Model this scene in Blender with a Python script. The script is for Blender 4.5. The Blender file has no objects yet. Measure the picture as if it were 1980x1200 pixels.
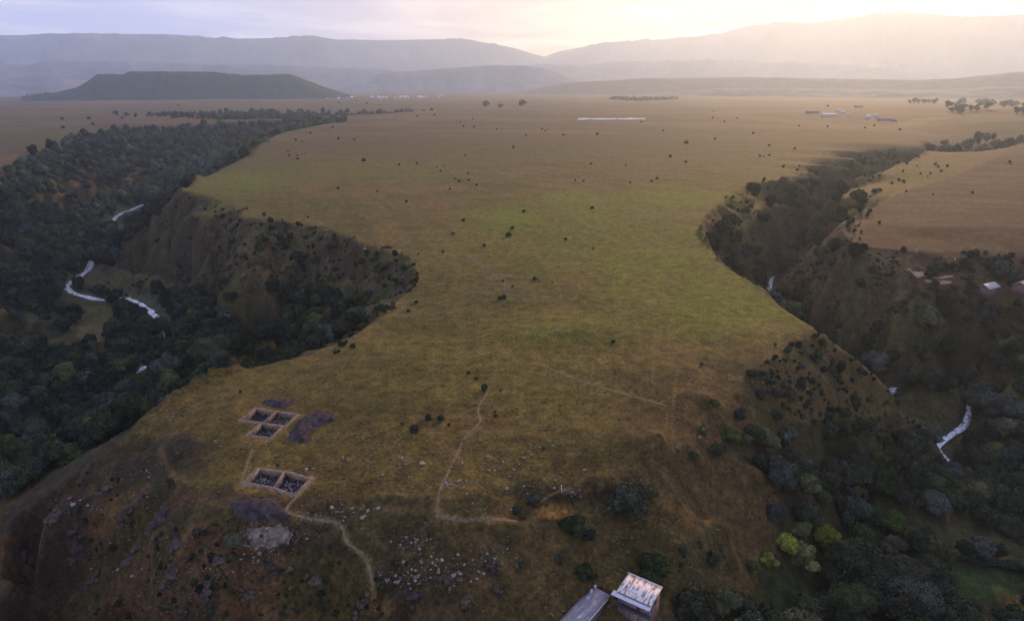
import bpy, bmesh, math, random
import numpy as np
random.seed(7); rng = np.random.default_rng(7)
S = bpy.context.scene
COL = S.collection
R = math.radians

# ------------------------------------------------------------------ camera, sky, sun, exposure
SC = 1.25                       # metres per survey unit
CAM_H = 80.0                    # camera height above the plateau, survey units
PITCH = R(18.4); FPX = 1320.0   # focal length in photo pixels (photo 1980 wide)
cam_d = bpy.data.cameras.new('camera'); cam = bpy.data.objects.new('camera', cam_d); COL.objects.link(cam)
cam_d.lens = 24.0; cam_d.sensor_width = 36.0; cam_d.sensor_fit = 'HORIZONTAL'
cam_d.clip_start = 1.0; cam_d.clip_end = 90000.0
cam.location = (0, 0, CAM_H*SC); cam.rotation_euler = (math.pi/2 - PITCH, 0, 0)
S.camera = cam
S.view_settings.view_transform = 'Standard'; S.view_settings.look = 'None'
S.view_settings.exposure = -0.02; S.view_settings.gamma = 1.0
try: S.view_settings.use_curve_mapping = False
except Exception: pass
S.render.engine = 'CYCLES'
S.cycles.max_bounces = 6; S.cycles.diffuse_bounces = 2; S.cycles.glossy_bounces = 2
S.cycles.transmission_bounces = 2; S.cycles.volume_bounces = 2; S.cycles.transparent_max_bounces = 4
S.cycles.use_denoising = True

SUN_EL = R(15.0); SUN_AZ = R(26.0)          # azimuth clockwise from straight ahead (+Y)
sun_dir = np.array([math.sin(SUN_AZ)*math.cos(SUN_EL), math.cos(SUN_AZ)*math.cos(SUN_EL), math.sin(SUN_EL)])
sl = bpy.data.lights.new('sun', 'SUN'); so = bpy.data.objects.new('sun', sl); COL.objects.link(so)
sl.energy = 5.0; sl.angle = R(4.0); sl.color = (1.0, 0.58, 0.29)
from mathutils import Vector, Matrix
so.rotation_euler = Vector(sun_dir).to_track_quat('Z', 'Y').to_euler()

w = bpy.data.worlds.new('World'); S.world = w; w.use_nodes = True
nt = w.node_tree; nt.nodes.clear(); N = nt.nodes; L = nt.links
def nn(kind, tree=None, **kw):
    n = (tree or nt).nodes.new(kind)
    for k, v in kw.items(): setattr(n, k, v)
    return n
out = nn('ShaderNodeOutputWorld'); bg = nn('ShaderNodeBackground'); bg.inputs[1].default_value = 0.15
sky = nn('ShaderNodeTexSky'); sky.sky_type = 'NISHITA'; sky.sun_disc = False
sky.sun_elevation = SUN_EL; sky.sun_rotation = SUN_AZ; sky.altitude = 1200; sky.dust_density = 2.0
tc = nn('ShaderNodeTexCoord'); sep = nn('ShaderNodeSeparateXYZ'); L.new(tc.outputs['Generated'], sep.inputs[0])
def mth(op, a, b=None, c=None, tree=None, clamp=False):
    t = tree or nt
    n = t.nodes.new('ShaderNodeMath'); n.operation = op; n.use_clamp = clamp
    for i, v in enumerate((a, b, c)):
        if v is None: continue
        if isinstance(v, (int, float)): n.inputs[i].default_value = v
        else: t.links.new(v, n.inputs[i])
    return n.outputs[0]
zc = mth('MAXIMUM', sep.outputs[2], 0.0); den = mth('ADD', zc, 0.10)
cu = mth('DIVIDE', sep.outputs[0], den); cv = mth('DIVIDE', sep.outputs[1], den)
comb = nn('ShaderNodeCombineXYZ'); L.new(cu, comb.inputs[0]); L.new(cv, comb.inputs[1])
cn = nn('ShaderNodeTexNoise'); cn.inputs['Scale'].default_value = 0.62; cn.inputs['Detail'].default_value = 6; cn.inputs['Roughness'].default_value = 0.55
cn.inputs['Distortion'].default_value = 0.6; L.new(comb.outputs[0], cn.inputs['Vector'])
cr = nn('ShaderNodeMapRange'); cr.inputs[1].default_value = 0.40; cr.inputs[2].default_value = 0.58; L.new(cn.outputs['Fac'], cr.inputs[0])
# how near the sun the direction is
dp = nn('ShaderNodeVectorMath', operation='DOT_PRODUCT'); L.new(tc.outputs['Generated'], dp.inputs[0])
dp.inputs[1].default_value = tuple(float(v) for v in sun_dir)
sr = nn('ShaderNodeMapRange', interpolation_type='SMOOTHSTEP'); sr.inputs[1].default_value = 0.62; sr.inputs[2].default_value = 1.0; L.new(dp.outputs['Value'], sr.inputs[0])
cc = nn('ShaderNodeMix', data_type='RGBA'); cc.inputs[6].default_value = (3.9, 4.1, 6.5, 1); cc.inputs[7].default_value = (6.3, 4.2, 2.3, 1); L.new(sr.outputs[0], cc.inputs[0])
# thinner gaps between the clouds
gc = nn('ShaderNodeMix', data_type='RGBA'); gc.inputs[6].default_value = (6.4, 6.1, 7.8, 1); gc.inputs[7].default_value = (7.4, 5.4, 3.3, 1); L.new(sr.outputs[0], gc.inputs[0])
gm = nn('ShaderNodeMix', data_type='RGBA'); gm.inputs[0].default_value = 0.92; L.new(sky.outputs[0], gm.inputs[6]); L.new(gc.outputs[2], gm.inputs[7])
mx = nn('ShaderNodeMix', data_type='RGBA'); L.new(cr.outputs[0], mx.inputs[0]); L.new(gm.outputs[2], mx.inputs[6]); L.new(cc.outputs[2], mx.inputs[7])
# unseen upper sky multiplied brighter and bluer, added to raise the blue ambient light
el = nn('ShaderNodeMapRange', interpolation_type='SMOOTHSTEP'); el.inputs[1].default_value = 0.16; el.inputs[2].default_value = 0.65; L.new(sep.outputs[2], el.inputs[0])
ez = nn('ShaderNodeMix', data_type='RGBA'); ez.inputs[6].default_value = (1, 1, 1, 1); ez.inputs[7].default_value = (1.0, 1.14, 1.42, 1); L.new(el.outputs[0], ez.inputs[0])
em = nn('ShaderNodeMix', data_type='RGBA', blend_type='MULTIPLY'); em.inputs[0].default_value = 1.0; L.new(mx.outputs[2], em.inputs[6]); L.new(ez.outputs[2], em.inputs[7])
L.new(em.outputs[2], bg.inputs[0]); L.new(bg.outputs[0], out.inputs[0])

# ------------------------------------------------------------------ survey: from a sighting (photo pixel + level) to a place
cP, sP = math.cos(PITCH), math.sin(PITCH)
def W(px, py, z):
    d = (px-990.0, FPX*cP+(600-py)*sP, -FPX*sP+(600-py)*cP)
    t = (z-CAM_H)/d[2]
    return np.array([d[0]*t, d[1]*t, z])*SC
def pix(x, y, z):
    zz = z-CAM_H*SC
    dep = np.maximum(y*cP-zz*sP, 1e-3)
    return 990+FPX*x/dep, 600-FPX*(y*sP+zz*cP)/dep, dep
def at_dist(px, py, dist):
    d = np.array([px-990.0, FPX*cP+(600-py)*sP, -FPX*sP+(600-py)*cP])
    t = dist/math.hypot(d[0], d[1]); return np.array([0, 0, CAM_H*SC])+d*t

# ------------------------------------------------------------------ noise
def _h(ix, iy, seed):
    n = (ix.astype(np.int64)*374761393 + iy.astype(np.int64)*668265263 + seed*974634537) & 0xffffffff
    n = ((n ^ (n >> 13))*1274126177) & 0xffffffff
    n = (n ^ (n >> 16)) & 0xffffffff
    return n.astype(np.float64)/4294967295.0
def vnoise(x, y, seed=0):
    x0 = np.floor(x); y0 = np.floor(y); fx = x-x0; fy = y-y0
    fx = fx*fx*(3-2*fx); fy = fy*fy*(3-2*fy)
    a = _h(x0, y0, seed); b = _h(x0+1, y0, seed); c = _h(x0, y0+1, seed); d = _h(x0+1, y0+1, seed)
    return (a*(1-fx)+b*fx)*(1-fy)+(c*(1-fx)+d*fx)*fy
def fbm(x, y, seed=0, octv=4, gain=0.5):
    s = 0; a = 1; t = 0
    for k in range(octv):
        s = s+a*vnoise(x*2**k+17.3*k, y*2**k-9.1*k, seed+k); t += a; a *= gain
    return s/t
def sstep(a, b, x):
    t = np.clip((x-a)/(b-a), 0, 1); return t*t*(3-2*t)

# ------------------------------------------------------------------ mesh helpers
def mesh(name, V, F, mat=None, smooth=False, attrs=None, mats=None, midx=None):
    """V (n,3); F a list of integer arrays, each (m,3) or (m,4)"""
    me = bpy.data.meshes.new(name)
    V = np.asarray(V, dtype=np.float32)
    F = [np.asarray(f, dtype=np.int32) for f in F if len(f)]
    me.vertices.add(len(V)); me.vertices.foreach_set('co', V.ravel())
    nl = sum(f.size for f in F); npoly = sum(len(f) for f in F)
    me.loops.add(nl); me.polygons.add(npoly)
    me.loops.foreach_set('vertex_index', np.concatenate([f.ravel() for f in F]))
    starts = []; o = 0
    for f in F:
        k = f.shape[1]; starts.append(o+np.arange(len(f))*k); o += f.size
    me.polygons.foreach_set('loop_start', np.concatenate(starts).astype(np.int32))
    if smooth is True: me.polygons.foreach_set('use_smooth', np.ones(npoly, dtype=bool))
    elif smooth is not False: me.polygons.foreach_set('use_smooth', np.asarray(smooth, dtype=bool))
    for nme, arr in (attrs or {}).items():
        arr = np.asarray(arr, dtype=np.float32)
        if arr.ndim == 2:
            a = me.attributes.new(nme, 'FLOAT_COLOR', 'POINT')
            if arr.shape[1] == 3: arr = np.concatenate([arr, np.ones((len(arr), 1), np.float32)], 1)
            a.data.foreach_set('color', arr.ravel())
        else:
            a = me.attributes.new(nme, 'FLOAT', 'POINT'); a.data.foreach_set('value', arr)
    for m in (mats or ([mat] if mat else [])): me.materials.append(m)
    if midx is not None: me.polygons.foreach_set('material_index', np.asarray(midx, dtype=np.int32))
    me.update(calc_edges=True); me.validate()
    return me
def link(name, me, parent=None, loc=None, rotz=0.0, scale=None):
    o = bpy.data.objects.new(name, me); COL.objects.link(o)
    if parent: o.parent = parent
    if loc is not None: o.location = [float(v) for v in loc]
    if rotz: o.rotation_euler = (0, 0, rotz)
    if scale is not None: o.scale = (scale,)*3 if isinstance(scale, (int, float)) else scale
    return o
def tag(o, label=None, cat=None, group=None, kind=None):
    if label: o['label'] = label
    if cat: o['category'] = cat
    if group: o['group'] = group
    if kind: o['kind'] = kind
    return o
def empty(name, loc, label, cat, group=None, rotz=0.0, scale=1.0):
    o = bpy.data.objects.new(name, None); COL.objects.link(o)
    o.location = [float(v) for v in loc]; o.rotation_euler = (0, 0, rotz); o.scale = (scale,)*3
    o.empty_display_size = 0.5
    return tag(o, label, cat, group)
class MB:
    """collects boxes, prisms and quads into one mesh"""
    def __init__(s): s.V = []; s.F = {3: [], 4: []}; s.n = 0
    def add(s, V, F):
        V = np.asarray(V, float); s.V.append(V)
        for f in F: s.F[len(f)].append([i+s.n for i in f])
        s.n += len(V)
    def box(s, c, d, rz=0.0, top=1.0):
        x, y, z = d[0]/2, d[1]/2, d[2]/2
        P = np.array([(-x, -y, -z), (x, -y, -z), (x, y, -z), (-x, y, -z), (-x*top, -y*top, z), (x*top, -y*top, z), (x*top, y*top, z), (-x*top, y*top, z)])
        if rz:
            ca, sa = math.cos(rz), math.sin(rz); P = np.stack([P[:, 0]*ca-P[:, 1]*sa, P[:, 0]*sa+P[:, 1]*ca, P[:, 2]], 1)
        s.add(P+np.array(c), [(0, 3, 2, 1), (4, 5, 6, 7), (0, 1, 5, 4), (1, 2, 6, 5), (2, 3, 7, 6), (3, 0, 4, 7)])
    def prism(s, poly, z0, z1):
        n = len(poly); P = [(x, y, z0) for x, y in poly]+[(x, y, z1) for x, y in poly]
        F = [(i, (i+1) % n, n+(i+1) % n, n+i) for i in range(n)]
        if n == 4: F += [(3, 2, 1, 0), (4, 5, 6, 7)]
        else:
            for i in range(1, n-1): F += [(0, i+1, i), (n, n+i, n+i+1)]
        s.add(P, F)
    def tube(s, pts, rads, k=7):
        pts = [np.array(p, float) for p in pts]; V = []; F = []
        for i, (p, r) in enumerate(zip(pts, rads)):
            t = pts[min(i+1, len(pts)-1)]-pts[max(i-1, 0)]; t /= np.linalg.norm(t)+1e-9
            a = np.cross(t, [0.31, 0.9, 0.2]); a /= np.linalg.norm(a); b = np.cross(t, a)
            for j in range(k):
                th = 2*math.pi*j/k; V.append(p+r*(a*math.cos(th)+b*math.sin(th)))
        for i in range(len(pts)-1):
            for j in range(k): F.append((i*k+j, i*k+(j+1) % k, (i+1)*k+(j+1) % k, (i+1)*k+j))
        m = len(pts)-1
        for j in range(1, k-1): F.append((0, j+1, j)); F.append((m*k, m*k+j, m*k+j+1))
        s.add(V, F)
    def build(s, name, mat, parent=None, smooth=False, loc=None):
        V = np.concatenate(s.V); me = mesh(name, V, [np.array(s.F[4]).reshape(-1, 4), np.array(s.F[3]).reshape(-1, 3)], mat, smooth)
        return link(name, me, parent, loc)

# ------------------------------------------------------------------ materials
def pmat(name, rough=0.9, spec=0.15):
    m = bpy.data.materials.new(name); m.use_nodes = True
    b = m.node_tree.nodes['Principled BSDF']; b.inputs['Roughness'].default_value = rough
    b.inputs['Specular IOR Level'].default_value = spec
    return m, m.node_tree, b
def noise_mat(name, c1, c2, scale=1.0, rough=0.9, spec=0.15, bump=0.0, attr=None, rand=0.0, detail=4, metallic=0.0, contrast=(0.35, 0.65), coord='Object'):
    """two colours mixed by noise; optional per-object brightness spread and colour attribute"""
    m, t, b = pmat(name, rough, spec); b.inputs['Metallic'].default_value = metallic
    if not attr: c1, c2 = (tuple(v*0.68 for v in q) for q in (c1, c2))
    tcn = nn('ShaderNodeTexCoord', t)
    no = nn('ShaderNodeTexNoise', t); no.inputs['Scale'].default_value = scale; no.inputs['Detail'].default_value = detail
    t.links.new(tcn.outputs[coord], no.inputs['Vector'])
    mr = nn('ShaderNodeMapRange', t); mr.inputs[1].default_value = contrast[0]; mr.inputs[2].default_value = contrast[1]; t.links.new(no.outputs['Fac'], mr.inputs[0])
    mix = nn('ShaderNodeMix', t, data_type='RGBA'); mix.inputs[6].default_value = (*c1, 1); mix.inputs[7].default_value = (*c2, 1); t.links.new(mr.outputs[0], mix.inputs[0])
    res = mix.outputs[2]
    if rand:
        oi = nn('ShaderNodeObjectInfo', t); hv = nn('ShaderNodeHueSaturation', t)
        t.links.new(mth('MULTIPLY_ADD', oi.outputs['Random'], rand*2, 1-rand, tree=t), hv.inputs['Value'])
        r2 = mth('FRACT', mth('MULTIPLY', oi.outputs['Random'], 7.31, tree=t), tree=t)
        t.links.new(mth('MULTIPLY_ADD', r2, 0.05, 0.475, tree=t), hv.inputs['Hue'])
        t.links.new(mth('MULTIPLY_ADD', r2, 0.5, 0.7, tree=t), hv.inputs['Saturation'])
        t.links.new(res, hv.inputs['Color']); res = hv.outputs[0]
    if attr:
        an = nn('ShaderNodeAttribute', t, attribute_name=attr); mu = nn('ShaderNodeMix', t, data_type='RGBA', blend_type='MULTIPLY'); mu.inputs[0].default_value = 1.0
        t.links.new(res, mu.inputs[6]); t.links.new(an.outputs['Color'], mu.inputs[7]); res = mu.outputs[2]
    t.links.new(res, b.inputs['Base Color'])
    if bump:
        bp = nn('ShaderNodeBump', t); bp.inputs['Strength'].default_value = bump; bp.inputs['Distance'].default_value = 0.3/scale
        t.links.new(no.outputs['Fac'], bp.inputs['Height']); t.links.new(bp.outputs[0], b.inputs['Normal'])
    return m

# ------------------------------------------------------------------ terrain: break lines (photo x, photo y, level)
rim_left = [(-400,1135,-42),(-150,1072,-29),(0,1030,-22),(60,975,-16),(120,930,-12),(180,880,-8),(270,820,-4),(330,775,-2),(390,745,-1),(450,720,-.5),(560,695,0),(640,675,0),(690,645,0),(740,610,0),(790,566,0),(815,535,0),(790,500,0),(740,484,0),(700,470,0),(640,443,0),(600,432,0),(530,424,0),(462,420,0),(462,398,0),(430,386,0),(345,370,0),(385,345,0),(440,322,0),(490,302,0),(515,270,0),(560,252,0),(640,238,0),(740,228,0),(860,221,0),(980,214,0)]
floor_left = [(-260,990,-66),(20,940,-65),(100,915,-65),(200,800,-65),(290,700,-64),(325,645,-64),(295,605,-64),(250,582,-63.5),(180,578,-63),(128,560,-62.5),(150,535,-62),(172,518,-61.5),(200,460,-60),(226,420,-59),(275,398,-58),(420,330,-50),(520,268,-38),(640,240,-24),(740,227,-16),(860,215,-10)]
farrim_left = [(-500,470,0),(-260,400,0),(-100,355,0),(0,325,0),(40,288,1),(100,257,2),(190,238,3),(300,239,3),(430,234,2),(520,229,2),(640,223,2),(740,219,1),(860,212,1),(980,207,0)]
knoll = [(-260,590,-28),(-80,596,-32),(0,606,-38),(80,622,-43),(190,665,-54)]
amph_mid = [(740,560,-11),(700,560,-15),(560,540,-20),(450,520,-22),(420,450,-11)]
amph_toe = [(640,640,-26),(500,590,-34),(400,568,-39),(330,480,-40)]
bay = [(400,430,-7),(330,420,-12),(285,435,-27),(240,490,-48)]
wall_right = [(1420,440,-10),(1500,396,-9),(1600,378,-8),(1700,352,-7)]
field_l = [(150,640,-64),(200,610,-64),(215,640,-64)]
rim_right = [(1050,212,0),(1300,214,0),(1560,224,1),(1690,236,1),(1765,256,1),(1792,284,0),(1772,304,0),(1700,330,0),(1640,345,0),(1560,348,0),(1450,352,0),(1400,380,0),(1362,420,0),(1355,455,0),(1400,512,0),(1480,566,0),(1580,630,-1),(1650,675,-7),(1700,712,-15),(1760,760,-28),(1800,805,-44)]
floor_right = [(1960,262,-4),(1900,290,-16),(1840,315,-28),(1750,352,-40),(1650,412,-48),(1560,470,-53),(1492,540,-55),('u',152,395,-57),('u',137,350,-58),('u',140,312,-59),('u',162,288,-60.5),(1790,768,-63),(1850,805,-63),(1870,825,-63.2),(1810,862,-64),(1880,940,-63),(2100,1000,-64),(2500,1200,-66)]
farrim_right = [(2400,270,14),(1980,278,8),(1950,292,6),(1900,318,3),(1850,340,1),(1740,372,0),(1680,402,0),(1640,428,-1),(1625,455,-2),(1660,482,-3),(1760,486,-4),(1980,490,-5),(2300,500,-5)]
slope_right = [(1640,428,-1),(1570,475,-16),(1520,525,-32),(1520,560,-40),(1560,610,-38),(1620,665,-44)]
slope_right2 = [(1640,600,-24),(1740,580,-18),(1860,560,-13),(1980,560,-13),(2300,570,-16)]
valley_right = [(1700,650,-36),(1800,650,-28),(1980,640,-24),(2300,640,-24)]
valley_right2 = [(1720,720,-50),(1800,740,-46),(1980,740,-40),(2300,740,-40)]
valley_right3 = [(1900,830,-57),(1980,830,-55),(2300,850,-56)]
front_rim = [(120,930,-12),(230,880,-7),(300,905,-5),(345,950,-4),(420,990,-3.5),(560,1035,-3.5),(720,1118,-6),(850,1090,-5),(960,1040,-4),(1010,1000,-3.5),(1100,948,-3),(1200,918,-3),(1320,858,-3),(1400,790,-3),(1450,722,-2),(1580,640,-1.5)]
front_low = [(-300,1190,-36),(0,1190,-26),(150,1190,-19),(300,1190,-14.5),(450,1190,-12),(600,1190,-10),(750,1190,-9.5),(900,1190,-11.5),(1050,1190,-14),(1170,1190,-15.5),(1290,1190,-17),(1450,1190,-26)]
front_bench = [(1010,1012,-6.5),(1070,1000,-6.5),(1150,960,-6),(1230,1000,-8),(1300,1050,-11),(1400,1000,-13)]
slope_front_right = [(1480,900,-13),(1500,1000,-20),(1480,1120,-24)]
slope_fr2 = [(1560,800,-12),(1600,740,-10),(1650,800,-25),(1700,770,-23)]
valley_fr = [(1600,900,-36),(1660,1000,-39),(1600,1150,-34)]
valley_fr2 = [(1750,850,-54),(1800,950,-54),(1980,1010,-56),(1980,1190,-50),(1800,1150,-45)]
right_up = [(1980,232,14),(1850,240,6),(1700,250,1)]
flats = [[(500,340),(1570,338)],[(500,318),(1650,318)],[(510,304),(1690,304)],[(560,276),(1730,276)],[(490,360),(1370,360)],[(620,400),(1340,400)],[(760,425),(1340,425)],[(840,490),(1360,480)],[(850,570),(1440,570)],[(800,610),(1500,605)],[(600,290),(1700,290)],[(560,262),(1720,262)],[(500,330),(1600,330)],[(490,380),(1350,380)],[(850,450),(1320,450)],[(860,530),(1380,530)],[(720,650),(1540,640)],[(460,760),(1380,760)],[(370,850),(1280,840)],[(450,950),(950,950)],[(800,240),(1600,240)],[(900,226),(1500,226)],[(-300,330),(-20,310)],[(0,275),(70,256)],[(1780,440),(2200,440)],[(1830,385),(2200,380)],[(1920,335),(2200,330)]]
right_up2 = [(1780,208,10),(1900,212,18),(2200,212,22)]
lines = [rim_left, floor_left, farrim_left, knoll, amph_mid, amph_toe, bay, wall_right, field_l, rim_right, floor_right, farrim_right, slope_right, slope_right2, valley_right, valley_right2, valley_right3, front_rim, front_low, front_bench, slope_front_right, slope_fr2, valley_fr, valley_fr2, right_up, right_up2] + [[(px, py, 0) for px, py in ln] for ln in flats]
def place(p): return np.array(p[1:], float)*SC if p[0] == 'u' else W(*p)
plines = [[place(p) for p in ln] for ln in lines]
def arc(r, pts): return [np.array([r*SC*math.sin(R(a)), r*SC*math.cos(R(a)), z*SC]) for a, z in pts]
plines.append(arc(70, [(-58,-62),(-45,-48),(-20,-34),(0,-30),(20,-36),(40,-46),(58,-55)]))
plines.append(arc(40, [(a, -58) for a in range(-58, 59, 4)]))
plines.append(arc(22, [(a, -64) for a in range(-58, 59, 4)]))
plines.append(arc(3200, [(a, 0) for a in range(-58, 59, 2)]))
plines.append(arc(5200, [(a, -6) for a in range(-58, 59, 2)]))
plines.append(arc(13000, [(a, -10) for a in range(-58, 59, 2)]))

R0, R1 = 22.0*SC, 13200.0*SC
NR, NT = 1100, 760
TH = R(56.0)
def solve(nr, nt_, init, iters):
    dlr = math.log(R1/R0)/(nr-1); dth = 2*TH/(nt_-1)
    acc = np.zeros((nr, nt_)); cnt = np.zeros((nr, nt_))
    for pl in plines:
        for a, b in zip(pl[:-1], pl[1:]):
            ra, rb = math.hypot(a[0], a[1]), math.hypot(b[0], b[1])
            k = int(max(abs(math.log(ra/rb))/dlr, abs(math.atan2(a[0], a[1])-math.atan2(b[0], b[1]))/dth)*2)+2
            t = np.linspace(0, 1, k)[:, None]; p = a*(1-t)+b*t
            r = np.hypot(p[:, 0], p[:, 1]); th = np.arctan2(p[:, 0], p[:, 1])
            i = np.rint(np.log(r/R0)/dlr).astype(int); j = np.rint((th+TH)/dth).astype(int)
            ok = (i >= 0) & (i < nr) & (j >= 0) & (j < nt_)
            np.add.at(acc, (i[ok], j[ok]), p[ok, 2]); np.add.at(cnt, (i[ok], j[ok]), 1)
    fix = cnt > 0; val = acc/np.maximum(cnt, 1)
    wr, wt = 1/dlr**2, 1/dth**2; s = 2*(wr+wt)
    z = init.copy(); z[fix] = val[fix]
    for it in range(iters):
        zp = np.pad(z, 1, mode='edge')
        zn = (wr*(zp[2:, 1:-1]+zp[:-2, 1:-1])+wt*(zp[1:-1, 2:]+zp[1:-1, :-2]))/s
        z = np.where(fix, val, zn)
    return z
def up(z, nr, nt_):
    a = np.linspace(0, z.shape[0]-1, nr); b = np.linspace(0, z.shape[1]-1, nt_)
    i = np.minimum(a.astype(int), z.shape[0]-2); j = np.minimum(b.astype(int), z.shape[1]-2)
    u = (a-i)[:, None]; v = (b-j)[None]
    return (z[i][:, j]*(1-u)+z[i+1][:, j]*u)*(1-v)+(z[i][:, j+1]*(1-u)+z[i+1][:, j+1]*u)*v
z = np.zeros((70, 48))
for nr, nc, it in ((70, 48, 700), (140, 95, 500), (275, 190, 350), (550, 380, 220), (NR, NT, 80)):
    z = solve(nr, nc, up(z, nr, nc), it)
for _ in range(5):
    zp = np.pad(z, 1, mode='edge'); z = (zp[2:, 1:-1]+zp[:-2, 1:-1]+zp[1:-1, 2:]+zp[1:-1, :-2]+2*z)/6
lr = np.linspace(math.log(R0), math.log(R1), NR); th = np.linspace(-TH, TH, NT)
RR = np.exp(lr)[:, None]+0*th[None]; X = RR*np.sin(th)[None]; Y = RR*np.cos(th)[None]
def grad(z):
    gr = np.gradient(z, axis=0)/(RR*(lr[1]-lr[0])); gt = np.gradient(z, axis=1)/(RR*(th[1]-th[0]))
    return np.hypot(gr, gt)
slope0 = grad(z)
for _ in range(3):
    sp = np.pad(slope0, 1, mode='edge'); slope0 = (sp[2:, 1:-1]+sp[:-2, 1:-1]+sp[1:-1, 2:]+sp[1:-1, :-2]+slope0)/5
PX0, PY0, _ = pix(X, Y, z)
gent = sstep(760, 1000, PX0)*(PY0 > 640)*(RR < 330)
st = sstep(0.10, 0.5, slope0)*(1-0.7*gent)                       # steepness 0..1
near = 1-sstep(600, 2500, RR)
n1 = fbm(X/42, Y/42, 3, 4)-0.5; n2 = fbm(X/13, Y/13, 11, 4)-0.5; n3 = fbm(X/4.5, Y/4.5, 23, 3)-0.5
ridge = 1-np.abs(2*fbm(X/30, Y/30, 31, 3)-1)
z = z + st*(n1*9+(ridge-0.7)*3*near+n2*5*near+n3*1.9*near) + (1-st)*(n1*1.6+n2*0.7*near+n3*0.32*near*(RR < 700))
z = z + (1-st)*(fbm(X/400, Y/400, 51, 3)-0.5)*8*sstep(1500, 4000, RR)
mc = W(1100, 645, 0); z = z+2.6*np.exp(-(((X-mc[0])/26)**2+((Y-mc[1])/16)**2))
# ledges of basalt: the steep ground breaks into small steps
warp = fbm(X/11, Y/11, 41, 4)*5; hs = np.where(RR < 320, 2.0, 3.4); q_ = (z+warp)/hs; fr_ = q_-np.floor(q_); led = (np.floor(q_)+sstep(0.55, 0.95, fr_)-fr_+0.25)*hs
zl_ = sstep(0.16, 0.4, slope0)*(1-0.75*gent)*(RR < 1500)*sstep(0.40, 0.56, fbm(X/25, Y/25, 43, 3))*sstep(-62, -45, z)
z = z+led*0.75*zl_
PX, PY, DEP = pix(X, Y, z)

# excavation squares: corner sightings at plateau level
def quad_w(pts, z=None): return [W(px, py, 0) for px, py in pts]
pits = [  # (corners back-left, back-right, front-right, front-left)
    [(496,791),(531,797),(507,816),(470,812)],
    [(535,797),(573,803),(549,822),(510,817)],
    [(507,820),(545,824),(521,845),(484,841)],
    [(502,908),(546,914),(528,941),(478,932)],
    [(552,914),(598,926),(568,955),(532,942)]]
pit_w = [quad_w(p) for p in pits]
def inside(poly, x, y):
    r = np.zeros(x.shape, bool); n = len(poly)
    for i in range(n):
        x1, y1 = poly[i][0], poly[i][1]; x2, y2 = poly[(i+1) % n][0], poly[(i+1) % n][1]
        c = ((y1 > y) != (y2 > y)) & (x < (x2-x1)*(y-y1)/(y2-y1+1e-12)+x1); r ^= c
    return r
def zsample(zz, x, y):
    r = np.hypot(x, y); t = np.arctan2(x, y)
    a = np.clip((np.log(r)-lr[0])/(lr[1]-lr[0]), 0, NR-1.001); b = np.clip((t+TH)/(th[1]-th[0]), 0, NT-1.001)
    i = a.astype(int) if isinstance(a, np.ndarray) else int(a); j = b.astype(int) if isinstance(b, np.ndarray) else int(b)
    u = a-i; v = b-j
    return (zz[i, j]*(1-u)+zz[i+1, j]*u)*(1-v)+(zz[i, j+1]*(1-u)+zz[i+1, j+1]*u)*v
def G(x, y): return zsample(z, x, y)
# level the ground round the two digs, then sink it under the pits
for grp in ((0, 1, 2), (3, 4)):
    c = np.mean([q for k in grp for q in pit_w[k]], 0); d = np.hypot(X-c[0], Y-c[1])
    m = 1-sstep(12, 40, d); z = z*(1-m)+m*0.0
for q in pit_w:
    c = np.mean(q, 0); big = [c+(p-c)*1.04 for p in q]
    z = np.where(inside(big, X, Y), -2.6, z)

# line-distance helper
def dist_line(pts, x, y):
    d = np.full(x.shape, 1e9)
    for a, b in zip(pts[:-1], pts[1:]):
        ax, ay, bx, by = a[0], a[1], b[0], b[1]; l2 = (bx-ax)**2+(by-ay)**2+1e-9
        t = np.clip(((x-ax)*(bx-ax)+(y-ay)*(by-ay))/l2, 0, 1)
        d = np.minimum(d, np.hypot(x-ax-t*(bx-ax), y-ay-t*(by-ay)))
    return d
def smooth_line(pts, n=6):
    pts = [np.array(p, float) for p in pts]; res = []
    for i in range(len(pts)-1):
        p0 = pts[max(i-1, 0)]; p1 = pts[i]; p2 = pts[i+1]; p3 = pts[min(i+2, len(pts)-1)]
        for t in np.linspace(0, 1, n, endpoint=False):
            res.append(0.5*((2*p1)+(-p0+p2)*t+(2*p0-5*p1+4*p2-p3)*t*t+(-p0+3*p1-3*p2+p3)*t**3))
    res.append(pts[-1]); return res
def hit(px, py, n=900):
    """where the sight line through a photo pixel meets the ground"""
    d = np.array([px-990.0, FPX*cP+(600-py)*sP, -FPX*sP+(600-py)*cP]); hl = math.hypot(d[0], d[1])
    r = np.exp(np.linspace(math.log(R0*1.5), math.log(R1*0.98), n)); t = r/hl
    zz = CAM_H*SC+d[2]*t; g = G(d[0]*t, d[1]*t)
    k = np.nonzero(zz < g)[0]
    if not len(k): return np.array([d[0]*t[-1], d[1]*t[-1], g[-1]])
    k = k[0]
    if k > 0:
        a = zz[k-1]-g[k-1]; b = g[k]-zz[k]; u = a/(a+b+1e-9); rr = r[k-1]*(1-u)+r[k]*u
    else: rr = r[k]
    x, y = d[0]*rr/hl, d[1]*rr/hl
    return np.array([x, y, float(G(np.array([x]), np.array([y]))[0])])
# river beds
river_l = smooth_line([W(*p) for p in floor_left[:16]], 5)
river_r = smooth_line([place(p) for p in floor_right[6:16]], 5)
for rv, wd in ((river_l, 7.0), (river_r, 6.0)):
    d = dist_line(rv, X, Y); zl = z.copy()
    bed = 1-sstep(wd*0.7, wd*1.7, d); z = z-bed*1.6

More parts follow.
